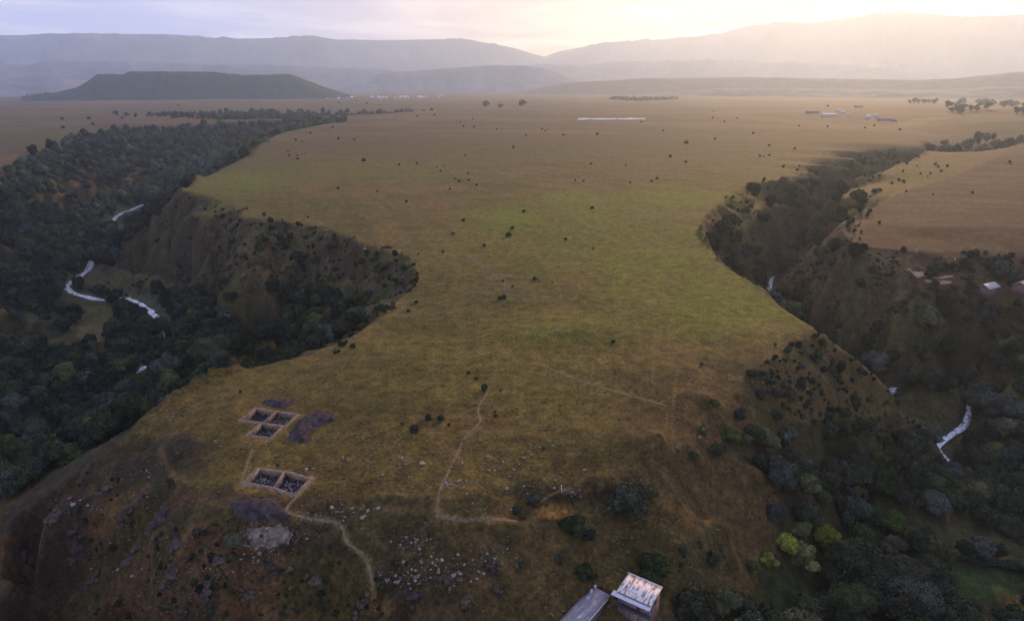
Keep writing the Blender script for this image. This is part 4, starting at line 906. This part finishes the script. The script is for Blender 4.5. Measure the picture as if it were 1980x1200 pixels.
mb = MB(); sheet(mb, (-a, b_, bz), (a, b_, bz), (a, -b_, fz), (-a, -b_, fz), 18, .05); mb.build('roof', m_roof, house)
mb = MB(); mb.box((0, b_-.02, bz+.09), (2*a+.1, .22, .07)); mb.box((a-.04, 0, (fz+bz)/2+.0), (.1, .02, .02)); mb.build('ridge_cap', m_pale, house)
mb = MB(); sheet(mb, (-a-.9, -b_+.35, fz-.30), (a+.05, -b_+.35, fz-.30), (a+.05, -b_-1.15, fz-.62), (-a-.9, -b_-1.15, fz-.62), 20, .03); mb.build('porch_roof', m_pale, house)
for i in range(5):
    mb = MB(); xx = -a-.7+i*(2*a+.55)/4; mb.box((xx, -b_-1.0, (fz-.7)/2-.5), (.16, .16, fz-.7+1.0)); mb.build('porch_post', m_wood, house)
mb = MB(); mb.box((-.3, -b_-.5, fz-3.0), (2*a+1.0, 1.35, .16)); mb.build('porch_floor', m_wood, house)
mb = MB(); mb.box((-.3, -b_-1.1, fz-2.05), (2*a+1.0, .07, .08)); mb.box((-.3, -b_-1.1, fz-2.5), (2*a+1.0, .07, .06)); mb.build('railing', m_wood, house)
for xx in (-a*.62, -a*.05, a*.55):
    mb = MB(); mb.box((xx, -bi-.02, fz-1.75), (1.0, .08, 1.2)); wf = mb.build('window', m_pale, house)
    mb = MB(); mb.box((xx-.22, -bi-.05, fz-1.75), (.36, .08, 1.0)); mb.box((xx+.22, -bi-.05, fz-1.75), (.36, .08, 1.0)); mb.build('pane', m_glass, wf)
mb = MB(); mb.box((a*.28, -bi-.02, fz-2.0), (.85, .1, 1.8)); mb.build('door', m_wood, house)
mb = MB(); mb.box((ai+.02, .3, HH-1.9), (.08, .9, 1.1)); wf = mb.build('window', m_wood, house)
mb = MB(); mb.box((ai+.05, .3, HH-1.9), (.08, .7, .9)); mb.build('pane', m_glass, wf)

# the long grey shed
s0 = W(1163,1136,-13.0); s1 = W(1100,1206,-13.0); dv = s1[:2]-s0[:2]; dv /= np.linalg.norm(dv); syaw = math.atan2(dv[1], dv[0]); SL, SW_ = 19.0, 5.4
sc_ = s0[:2]+dv*SL/2; sgz = float(G(np.array([s0[0]]), np.array([s0[1]]))[0]); rzz = s0[2]+.5; sb = min(sgz-1, rzz-4)-1.0
shed = empty('shed', (sc_[0], sc_[1], sb), 'long grey shed with a weathered hipped roof beside the white roofed house', 'shed', None, syaw); rh = rzz-sb
mb = MB(); mb.box((0, 0, (rh-1.3)/2-1), (SL-.7, SW_-.7, rh-1.3+2)); mb.build('wall', m_rwall, shed)
mb = MB(); hx, hy = SL/2, SW_/2; ez = rh-1.25; rx = hx-1.3
sheet(mb, (-rx, 0, rh), (rx, 0, rh), (hx, -hy, ez), (-hx, -hy, ez), 26, .035); sheet(mb, (-rx, 0.001, rh), (rx, 0.001, rh), (hx, hy, ez), (-hx, hy, ez), 26, .035)
mb.add([(-rx, 0, rh+.01), (-hx, -hy, ez+.01), (-hx, hy, ez+.01), (-rx, 0, rh-.08)], [(0, 1, 2), (3, 2, 1)]); mb.add([(rx, 0, rh+.01), (hx, hy, ez+.01), (hx, -hy, ez+.01)], [(0, 1, 2)])
mb.build('roof', m_shed, shed)
mb = MB(); mb.box((0.4, hy+.03, ez-.08), (SL-2.5, .14, .30)); mb.build('eave_board', m_pale, shed)
mb = MB(); mb.box((-hx+2.2, -hy*.55, rh-.5), (1.6, .7, .06), .5); mb.box((-hx+5.0, -hy*.3, rh-.32), (1.1, .5, .06), .2); mb.box((2.0, hy*.3, rh-.28), (1.4, .6, .06), -.3); mb.build('patch_sheet', m_pale, shed)
mb = MB(); mb.box((0, 0, .55), (.5, .5, 1.1), 0, .7); mb.box((0, 0, 1.15), (.66, .66, .12)); pt = W(1143, 1128, -14.5); 
o = mb.build('chimney', m_pale, shed); o.location = (-hx+.9, -hy*.45, rh-1.0)
# things in the yard
def crate(px, py, lev, d, lab, m):
    p = hit(px, py); mb = MB(); mb.box((0, 0, d[2]/2), d); mb.box((0, 0, d[2]+.04), (d[0]*1.08, d[1]*1.08, .08)); o = mb.build('board_pile', m, None, False, p); o.rotation_euler = (0, 0, .7); tag(o, lab, 'boards')
crate(1246, 1188, 0, (2.2, 1.1, .35), 'pale pile of boards in the yard below the white roofed house', m_pale)
crate(1226, 1193, 0, (1.2, .8, .3), 'smaller pale pile of boards left of the big one in the yard', m_pale)

def simple_house(px, py, L_, Wd, Hh, yaw, wm, rm, label, group, cat='house', parts=True):
    p = hit(px, py); o = empty(cat if ' ' not in cat else cat.replace(' ', '_'), p, label, cat, group, yaw)
    mb = MB(); mb.prism([(-L_/2, -Wd/2), (L_/2, -Wd/2), (L_/2, Wd/2), (-L_/2, Wd/2)], -2, Hh)
    mb.add([(-L_/2, -Wd/2, Hh), (-L_/2, Wd/2, Hh), (-L_/2, 0, Hh+Wd*.26)], [(0, 1, 2)]); mb.add([(L_/2, -Wd/2, Hh), (L_/2, Wd/2, Hh), (L_/2, 0, Hh+Wd*.26)], [(0, 1, 2)])
    mb.build('wall', wm, o)
    mb = MB(); e = .5; sheet(mb, (-L_/2-e, 0, Hh+Wd*.29), (L_/2+e, 0, Hh+Wd*.29), (L_/2+e, -Wd/2-e, Hh-.2), (-L_/2-e, -Wd/2-e, Hh-.2), 6, .04, .12); sheet(mb, (-L_/2-e, .01, Hh+Wd*.29), (L_/2+e, .01, Hh+Wd*.29), (L_/2+e, Wd/2+e, Hh-.2), (-L_/2-e, Wd/2+e, Hh-.2), 6, .04, .12)
    mb.build('roof', rm, o)
    if parts:
        for k in range(max(2, int(L_/4))):
            xx = -L_/2+(k+.5)*L_/max(2, int(L_/4)); mb = MB(); mb.box((xx, -Wd/2-.03, Hh*.58), (1.0, .08, 1.2)); mb.build('window', m_glass, o)
    return o
m_wroof = noise_mat('white_sheet_roof', (0.42, 0.38, 0.34), (0.60, 0.54, 0.48), 0.3, 0.6, 0.3)
m_proof = noise_mat('pinkish_tile_roof', (0.30, 0.20, 0.16), (0.40, 0.29, 0.24), 0.6, 0.8, 0.15)
m_droof = noise_mat('dull_slate_roof', (0.10, 0.10, 0.12), (0.17, 0.17, 0.19), 0.3, 0.7, 0.2)
simple_house(1908, 566, 11, 7, 4.2, .5, m_rwall, m_wroof, 'white roofed cottage among the trees of the right hand hamlet', 'cottages of the hamlet')
simple_house(1976, 562, 11, 7, 4.2, .6, m_rwall, m_proof, 'pink roofed cottage at the right edge of the hamlet', 'cottages of the hamlet')
# far village on the plain
for px, py, L_, Wd, Hh, rm, lab in ((1602,225,46,14,5,m_wroof,'long white barn in the far village'),(1570,219,42,12,5,m_droof,'long dark barn left of the white one in the far village'),(1621,216,12,9,5,m_wroof,'white house just behind the right end of the long white barn'),(1629,219,11,9,4,m_wroof,'small white house right of the long white barn'),(1640,223,9,8,4,m_wroof,'small white house between the two far clusters'),(1677,229,14,11,6,m_wroof,'largest white house in the right far cluster'),(1694,226,11,10,6,m_wroof,'tall white house in the right far cluster'),(1729,235,12,8,4,m_proof,'cream house beside the bright green field'),(1660,208,30,12,5,m_droof,'grey barn behind the far village'),(1840,201,22,10,5,m_droof,'grey farm roof among the skyline trees'),(1710,233,34,9,3,m_droof,'low dark shed row left of the green field')):
    simple_house(px, py, L_, Wd, Hh, random.uniform(-.25, .25), m_pale if rm is m_wroof else m_wall, rm, lab, 'far village on the plain', parts=False)
# a far town under the ridge: one copied little house per roof
proto = None
for k in range(34):
    px = random.gauss(700, 45) if k < 26 else random.gauss(655, 8); py = random.uniform(184, 189); g = W(px, py+2, 0)
    if k % 3 == 0: px = random.uniform(730, 860); py = random.uniform(183, 187); g = W(px, py+2, 0)
    mb = MB()
    if proto is None:
        mb.prism([(-9, -6), (9, -6), (9, 6), (-9, 6)], -6, 8); mb.add([(-10, -7, 7.6), (10, -7, 7.6), (10, 7, 7.6), (-10, 7, 7.6), (-10, 0, 11.5), (10, 0, 11.5)], [(0, 1, 5, 4), (3, 4, 5, 2), (0, 4, 3), (1, 2, 5)])
        proto = mb.build('house', m_pale); o = proto
    else: o = proto.copy(); COL.objects.link(o)
    o.location = (g[0], g[1], float(G(np.array([g[0]]), np.array([g[1]]))[0])); o.rotation_euler = (0, 0, random.random()*3); o.scale = (random.uniform(.7, 1.5), random.uniform(.8, 1.3), random.uniform(.8, 1.4))
    tag(o, 'tiny pale house of the far town below the blue ridge' if px < 730 else 'tiny pale house on the hazy slope right of the far town', 'house', 'far town houses' if px < 730 else 'far slope houses')
# pale gate posts in the hamlet and by the bank
def post(px, py, h, r_, label, group=None, lean=0.0):
    p = hit(px, py); mb = MB(); mb.tube([(0, 0, -.3), (lean*.5, 0, h*.5), (lean, 0, h)], [r_*.7, r_*.66, r_*.6], 8); mb.tube([(lean, 0, h), (lean, 0, h+.12)], [r_*1.25, r_*1.1], 8); tag(mb.build('post', m_pale, None, True, p), label, 'post', group)
for k, (px, py, h, lab) in enumerate(((1910,527,5,'leftmost pale pillar by the hamlet'),(1925,524,4,'second pale pillar by the hamlet'),(1937,522,4,'third pale pillar by the hamlet'),(1944,510,3.2,'short bright pillar right of the three by the hamlet'),(1951,500,3.2,'topmost bright pillar by the hamlet'),(1846,505,3,'lone pale pillar on the bank above the terraces'),(1772,488,3,'pale pillar at the lower edge of the brown field'))): post(px, py, h*.62, .36, lab, 'pale pillars of the hamlet')
post(1086, 953, 2.3, .14, 'white post standing in the dark bank beside the pale stones', None, -.1)
# terraces of dry earth below the brown field
m_terr = noise_mat('dry_terrace_earth', (0.30, 0.20, 0.11), (0.44, 0.32, 0.18), 0.25, 0.95, 0.05, 0.4)
for pp, lab in (([(1742,524),(1770,524),(1800,530),(1840,532),(1838,537),(1800,537),(1762,530)], 'upper strip of bright dry earth on the terraces'), ([(1760,536),(1790,540),(1836,543),(1836,549),(1800,548),(1772,543)], 'lower strip of bright dry earth on the terraces')):
    o = mound('earth_terrace', pp, .6, None, None, None, m_terr, 1.0, soft=2.0); tag(o, lab, None, None, 'structure')
# garden fence and maize beside the plots
def fence(p0, p1, n, h, label):
    a_, b2 = hit(*p0), hit(*p1); root = empty('fence', a_, label, 'fence')
    for k in range(n):
        u = k/(n-1); q = a_*(1-u)+b2*u; q[2] = G(np.array([q[0]]), np.array([q[1]]))[0]; q -= a_; mb = MB(); mb.box((q[0], q[1], q[2]+h/2-.2), (.14, .14, h+.4)); mb.build('post', m_wood, root)
    for lev in (.35, .8, 1.25):
        mb = MB(); mb.tube([(a_*(1-u)+b2*u-a_)*np.array([1, 1, 0])+np.array([0, 0, G(np.array([(a_*(1-u)+b2*u)[0]]), np.array([(a_*(1-u)+b2*u)[1]]))[0]-a_[2]+lev*h/1.5]) for u in np.linspace(0, 1, n)], [.05]*n, 5); mb.build('rail', m_wood, root)
fence((1826, 1088), (1823, 1135), 8, 1.5, 'wooden garden fence along the left side of the green plot')
fence((1944, 1150), (1938, 1186), 6, 1.5, 'wooden garden fence beside the yellow maize')
mz = []; CC = []; r = np.random.default_rng(5)
pl = [hit(px, py) for px, py in ((1948,1158),(1992,1160),(1995,1200),(1942,1192))]
for _ in range(900):
    u, v = random.random(), random.random(); u = round(u*14)/14+random.gauss(0, .012); q = (pl[0]*(1-u)+pl[1]*u)*(1-v)+(pl[3]*(1-u)+pl[2]*u)*v; n = 5
    cen_ = np.stack([q[0]+r.normal(size=n)*.15, q[1]+r.normal(size=n)*.15, G(np.array([q[0]]), np.array([q[1]]))[0]+r.uniform(.2, 1.9, n)], 1); nor = r.normal(size=(n, 3)); nor /= np.linalg.norm(nor, axis=1)[:, None]
    V, F = leaf_quads(cen_, nor, .32, r); mz.append(V); CC.append(np.repeat(np.array([[.17, .12, .035]])*r.uniform(.7, 1.3), len(V), 0))
V = np.concatenate(mz); tag(link('maize_patch', mesh('maize_patch', V, [np.arange(len(V)).reshape(-1, 4)], m_mass, False, {'tone': np.concatenate(CC)})), 'yellow ripening maize patch in the bottom right corner', 'crop', None, 'stuff')
# hedge along the back of the garden plots
hp = [hit(px, py) for px, py in ((1775,1062),(1820,1072),(1870,1084),(1920,1094),(1990,1104))]; hp = smooth_line(hp, 12)
VV, TT, QQ, CC = [], [], [], []; o_ = 0
for i, q in enumerate(hp):
    V, T, Q, cc = crown_geo(2000+i % 6, lobes=6, leaves=90, lsize=.15, spread=.5); s_ = random.uniform(1.6, 2.5); V = V*s_+np.array([q[0], q[1], G(np.array([q[0]]), np.array([q[1]]))[0]-.4]); VV.append(V); TT.append(T+o_); QQ.append(Q+o_); o_ += len(V); CC.append(cc)
cc = np.concatenate(CC); tag(link('hedge', mesh('hedge', np.concatenate(VV), [np.concatenate(TT), np.concatenate(QQ)], m_leaf, False, {'tone': np.stack([cc]*3, 1)})), 'long dark hedge behind the green garden plot', 'hedge')
# small person beside the lower dig
m_skin = noise_mat('skin', (0.30, 0.19, 0.14), (0.36, 0.23, 0.17), 9, .6, .3); m_shirt = noise_mat('pale_blue_cloth', (0.36, 0.46, 0.58), (0.46, 0.55, 0.66), 9, .9, .1); m_trou = noise_mat('dark_cloth', (0.018, 0.02, 0.028), (0.03, 0.032, 0.04), 9, .9, .1); m_hair = noise_mat('dark_hair', (0.012, 0.010, 0.009), (0.03, 0.025, 0.02), 20, .7, .2)
def skin_obj(name, verts, edges, rads, mat, parent, sub=2):
    me = bpy.data.meshes.new(name); me.from_pydata(verts, edges, []); me.materials.append(mat); o = link(name, me, parent); o.modifiers.new('skin', 'SKIN')
    for i, sv in enumerate(me.skin_vertices[0].data): sv.radius = (rads[i], rads[i]); sv.use_root = (i == 0)
    m_ = o.modifiers.new('sub', 'SUBSURF'); m_.levels = sub; m_.render_levels = sub; return o
g = hit(486, 911); per = empty('person', g, 'person in a pale blue shirt and dark trousers standing left of the lower dig', 'person', None, 2.4)
Vb = [(0,0,.95),(0,0,1.15),(0,-.01,1.38),(0,-.01,1.48),(0,.01,1.56),(0,.02,1.66),(.19,0,1.40),(.24,.02,1.12),(.23,.10,.88),(-.19,0,1.40),(-.24,.02,1.12),(-.22,.12,.90),(.10,0,.90),(.11,.02,.50),(.11,-.02,.09),(.12,.14,.04),(-.10,0,.90),(-.11,.0,.50),(-.12,-.05,.09),(-.13,.11,.04)]
Eb = [(0,1),(1,2),(2,3),(3,4),(4,5),(2,6),(6,7),(7,8),(2,9),(9,10),(10,11),(0,12),(12,13),(13,14),(14,15),(0,16),(16,17),(17,18),(18,19)]
Rb = [.13,.12,.13,.05,.085,.09,.055,.042,.03,.055,.042,.03,.085,.06,.04,.04,.085,.06,.04,.04]
for sx_, hnd in ((1, 8), (-1, 11)):                 # palm, four fingers and a thumb
    hx_, hy_, hz_ = Vb[hnd]; Vb.append((hx_, hy_+.03, hz_-.07)); pi_ = len(Vb)-1; Eb.append((hnd, pi_)); Rb.append(.028)
    for k in range(4): Vb += [(hx_+.012*(k-1.5), hy_+.045+.008*k, hz_-.115-.01*(1-abs(k-1.5))), (hx_+.012*(k-1.5), hy_+.04+.006*k, hz_-.15-.012*(1.5-abs(k-1.5)))]; Eb += [(pi_, len(Vb)-2), (len(Vb)-2, len(Vb)-1)]; Rb += [.009, .008]
    Vb.append((hx_-sx_*.035, hy_+.05, hz_-.09)); Eb.append((pi_, len(Vb)-1)); Rb.append(.010)
skin_obj('body', Vb, Eb, Rb, m_skin, per)
skin_obj('shirt', [(0,0,.93),(0,0,1.15),(0,-.01,1.38),(0,-.01,1.44),(.19,0,1.40),(.24,.02,1.14),(-.19,0,1.40),(-.24,.02,1.14)], [(0,1),(1,2),(2,3),(2,4),(4,5),(2,6),(6,7)], [.155,.145,.155,.08,.075,.06,.075,.06], m_shirt, per)
skin_obj('trousers', [(0,0,.96),(.10,0,.88),(.11,.02,.50),(.11,-.02,.10),(-.10,0,.88),(-.11,0,.50),(-.12,-.05,.10)], [(0,1),(1,2),(2,3),(0,4),(4,5),(5,6)], [.15,.11,.08,.065,.11,.08,.065], m_trou, per)
skin_obj('hair', [(0,0,1.70),(0,-.04,1.66),(0,-.07,1.60)], [(0,1),(1,2)], [.085,.09,.06], m_hair, per)

# ------------------------------------------------------------------ trees on the far skyline and lone clumps on the plain
far_crowns = [crown_mesh('crown', 1500+i, m_leaf, lobes=6, base=ICO1, leaves=60, lsize=.2, tall=[1.0, 1.3, 1.7][i]) for i in range(3)]
def far_tree(px, py, wd, k, label, group):
    g = hit(px, py); d3 = math.hypot(g[0], g[1]); r_ = wd*.36*d3/FPX
    o = empty('tree', g, label, 'tree', group, random.random()*6, r_); link('trunk', trunks[k % 3], o); link('crown', far_crowns[k], o)
for k in range(9): far_tree(1757+k*6.5+random.uniform(-2, 2), 202+random.uniform(-1.5, 1), random.uniform(9, 13), 2, 'tall narrow tree in the clump left of the skyline wood', 'clump of tall far trees')
for k in range(34):
    px = random.uniform(1828, 1985); py = random.uniform(207, 222) if k % 2 else random.uniform(199, 206)
    far_tree(px, py, random.uniform(10, 17), k % 2, 'dark tree of the skyline wood behind the right field' if px < 1905 else 'dark tree at the right end of the skyline wood', 'skyline wood, left half' if px < 1905 else 'skyline wood, right half')
for px, py, wd, lab in ((196,194,7,'left of two dark trees below the dark far hill'),(213,194,8,'right of two dark trees below the dark far hill'),(940,207,20,'dark grey tree clump at the far left gorge head'),(968,209,14,'low tree between the two clumps at the gorge head'),(1010,206,22,'dark grey tree clump right of the gorge head'),(1600,207,7,'small dark tree behind the far village')): far_tree(px, py, wd, 0, lab, 'lone trees far out on the plain')

# ------------------------------------------------------------------ far hills and mountains
def hills(name, label, dist, prof, thick, col1, col2, seed, rough=.02, base=-40):
    """prof: (photo x, photo y of the crest) at the given distance in metres; a ridge with a front and a back slope"""
    n = 360; xs = np.linspace(prof[0][0], prof[-1][0], n); ys = np.interp(xs, [p[0] for p in prof], [p[1] for p in prof])
    ker = np.hanning(13); ker /= ker.sum(); ys = np.convolve(np.pad(ys, 6, mode='edge'), ker, 'valid')
    ts = np.linspace(-1, 1, 41); V = []
    for j, t in enumerate(ts):
        for i in range(n):
            c_ = at_dist(xs[i], ys[i], dist); az = math.atan2(c_[0], c_[1]); rr = dist+t*thick; px_, py_ = rr*math.sin(az), rr*math.cos(az)
            V.append((px_, py_, c_[2]))
    V = np.array(V).reshape(len(ts), n, 3); T = np.abs(ts)[:, None]
    hgt = np.maximum(V[..., 2]-base, 0); sc = thick*.35
    nz = fbm(V[..., 0]/sc, V[..., 1]/sc, seed, 5)-.5; rg = 1-np.abs(2*fbm(V[..., 0]/sc/.7, V[..., 1]/sc/.7, seed+7, 4)-1)
    f = (1-sstep(0.02, 1, T))*(1+(nz*1.1+(rg-.75)*.8)*np.minimum(T*1.2, .55))+(fbm(V[..., 0]/sc*4, V[..., 1]/sc*4, seed+3, 3)-.5)*rough
    V[..., 2] = base+hgt*np.maximum(f, 0)
    ix = np.arange(len(ts)*n).reshape(len(ts), n); q = np.stack([ix[:-1, :-1], ix[:-1, 1:], ix[1:, 1:], ix[1:, :-1]], -1).reshape(-1, 4)
    m = noise_mat(name+'_cover', col1, col2, 3.0/thick, .95, .05, coord='Object', contrast=(.3, .7))
    tag(link(name, mesh(name, V.reshape(-1, 3), [q], m, True)), label, None, None, 'structure')
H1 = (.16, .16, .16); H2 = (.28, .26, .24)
hills('wooded_hill', 'dark wooded flat topped hill on the left of the plain', 5600, [(40,186),(110,179),(150,169),(178,152),(188,145),(238,144),(252,138),(400,139),(470,146),(560,143),(585,152),(620,166),(655,178),(690,186)], 560, (.030, .042, .028), (.045, .055, .034), 3, .03)
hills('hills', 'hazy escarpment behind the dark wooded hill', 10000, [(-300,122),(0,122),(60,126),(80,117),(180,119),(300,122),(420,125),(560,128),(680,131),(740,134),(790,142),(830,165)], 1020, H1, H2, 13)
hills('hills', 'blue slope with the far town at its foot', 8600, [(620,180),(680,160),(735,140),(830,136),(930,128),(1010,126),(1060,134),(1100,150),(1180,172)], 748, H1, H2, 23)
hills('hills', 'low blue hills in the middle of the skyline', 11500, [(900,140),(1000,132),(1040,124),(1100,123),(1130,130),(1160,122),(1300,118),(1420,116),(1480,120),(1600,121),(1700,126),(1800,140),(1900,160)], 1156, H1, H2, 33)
hills('hills', 'long low rise across the right of the plain', 7600, [(900,184),(1000,178),(1100,160),(1250,152),(1420,149),(1600,152),(1760,155),(1850,152),(1980,138),(2300,130)], 612, (.10, .085, .06), (.15, .115, .08), 43)
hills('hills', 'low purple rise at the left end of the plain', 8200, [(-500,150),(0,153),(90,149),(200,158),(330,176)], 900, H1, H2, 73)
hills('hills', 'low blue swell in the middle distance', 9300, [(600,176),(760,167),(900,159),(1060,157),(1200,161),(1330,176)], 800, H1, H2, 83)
hills('hills', 'nearest low swell on the right of the plain', 6600, [(1230,183),(1400,171),(1560,172),(1800,174),(2000,166),(2300,168)], 700, (.10, .08, .06), (.17, .13, .095), 93)
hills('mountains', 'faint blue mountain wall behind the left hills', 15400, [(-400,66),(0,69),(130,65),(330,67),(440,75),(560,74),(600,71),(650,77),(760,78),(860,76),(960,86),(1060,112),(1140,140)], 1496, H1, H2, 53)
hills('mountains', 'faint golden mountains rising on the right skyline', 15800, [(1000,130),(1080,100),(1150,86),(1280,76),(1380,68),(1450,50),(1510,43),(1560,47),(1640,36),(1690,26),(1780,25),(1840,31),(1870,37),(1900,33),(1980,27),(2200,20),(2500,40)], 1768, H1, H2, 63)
# woodland belts on the plain under the dark hill
def belt(pts, name, label, h, deep, seed):
    r = np.random.default_rng(seed); P_ = smooth_line([W(px, py, 0) for px, py in pts], 14); xs_, ys_, rs_ = [], [], []
    for p in P_:
        for _ in range(10):
            u = r.uniform(0, deep); az = math.atan2(p[0], p[1]); d = math.hypot(p[0], p[1])+u; xs_.append(d*math.sin(az)+r.normal()*25); ys_.append(d*math.cos(az)); rs_.append(h*r.uniform(.7, 1.1))
    xs_, ys_, rs_ = map(np.array, (xs_, ys_, rs_)); zz_ = G(xs_, ys_)
    tag(link(name, wood_mass(name, xs_, ys_, zz_, rs_, np.full(len(xs_), 5000.0), m_mass)), label, None, None, 'stuff')
belt([(24,184),(100,184.5),(200,186),(320,189),(400,190),(480,188.5),(560,186),(640,185)], 'forest', 'dark forest belt at the foot of the wooded hill', 19, 500, 1)
belt([(1188,192),(1240,194),(1300,192)], 'forest', 'small green wood in the middle of the far plain', 12, 260, 2)
belt([(1468,184),(1540,185),(1640,186),(1760,187)], 'forest', 'thin dark wood along the right of the far plain', 11, 300, 3)

# ------------------------------------------------------------------ air
hz = MB(); hz.box((0, 8400, (-110+1840)/2), (34000, 19000, 1840+110)); haze_m = bpy.data.materials.new('haze'); haze_m.use_nodes = True; ht = haze_m.node_tree; ht.nodes.clear()
ho = nn('ShaderNodeOutputMaterial', ht); pv = nn('ShaderNodeVolumePrincipled', ht); pv.inputs['Color'].default_value = (0.64, 0.82, 1.0, 1); pv.inputs['Density'].default_value = 5.6e-5; pv.inputs['Anisotropy'].default_value = 0.58
ht.links.new(pv.outputs[0], ho.inputs['Volume']); tag(hz.build('haze', haze_m), 'thin evening haze over the whole plain', None, None, 'stuff')
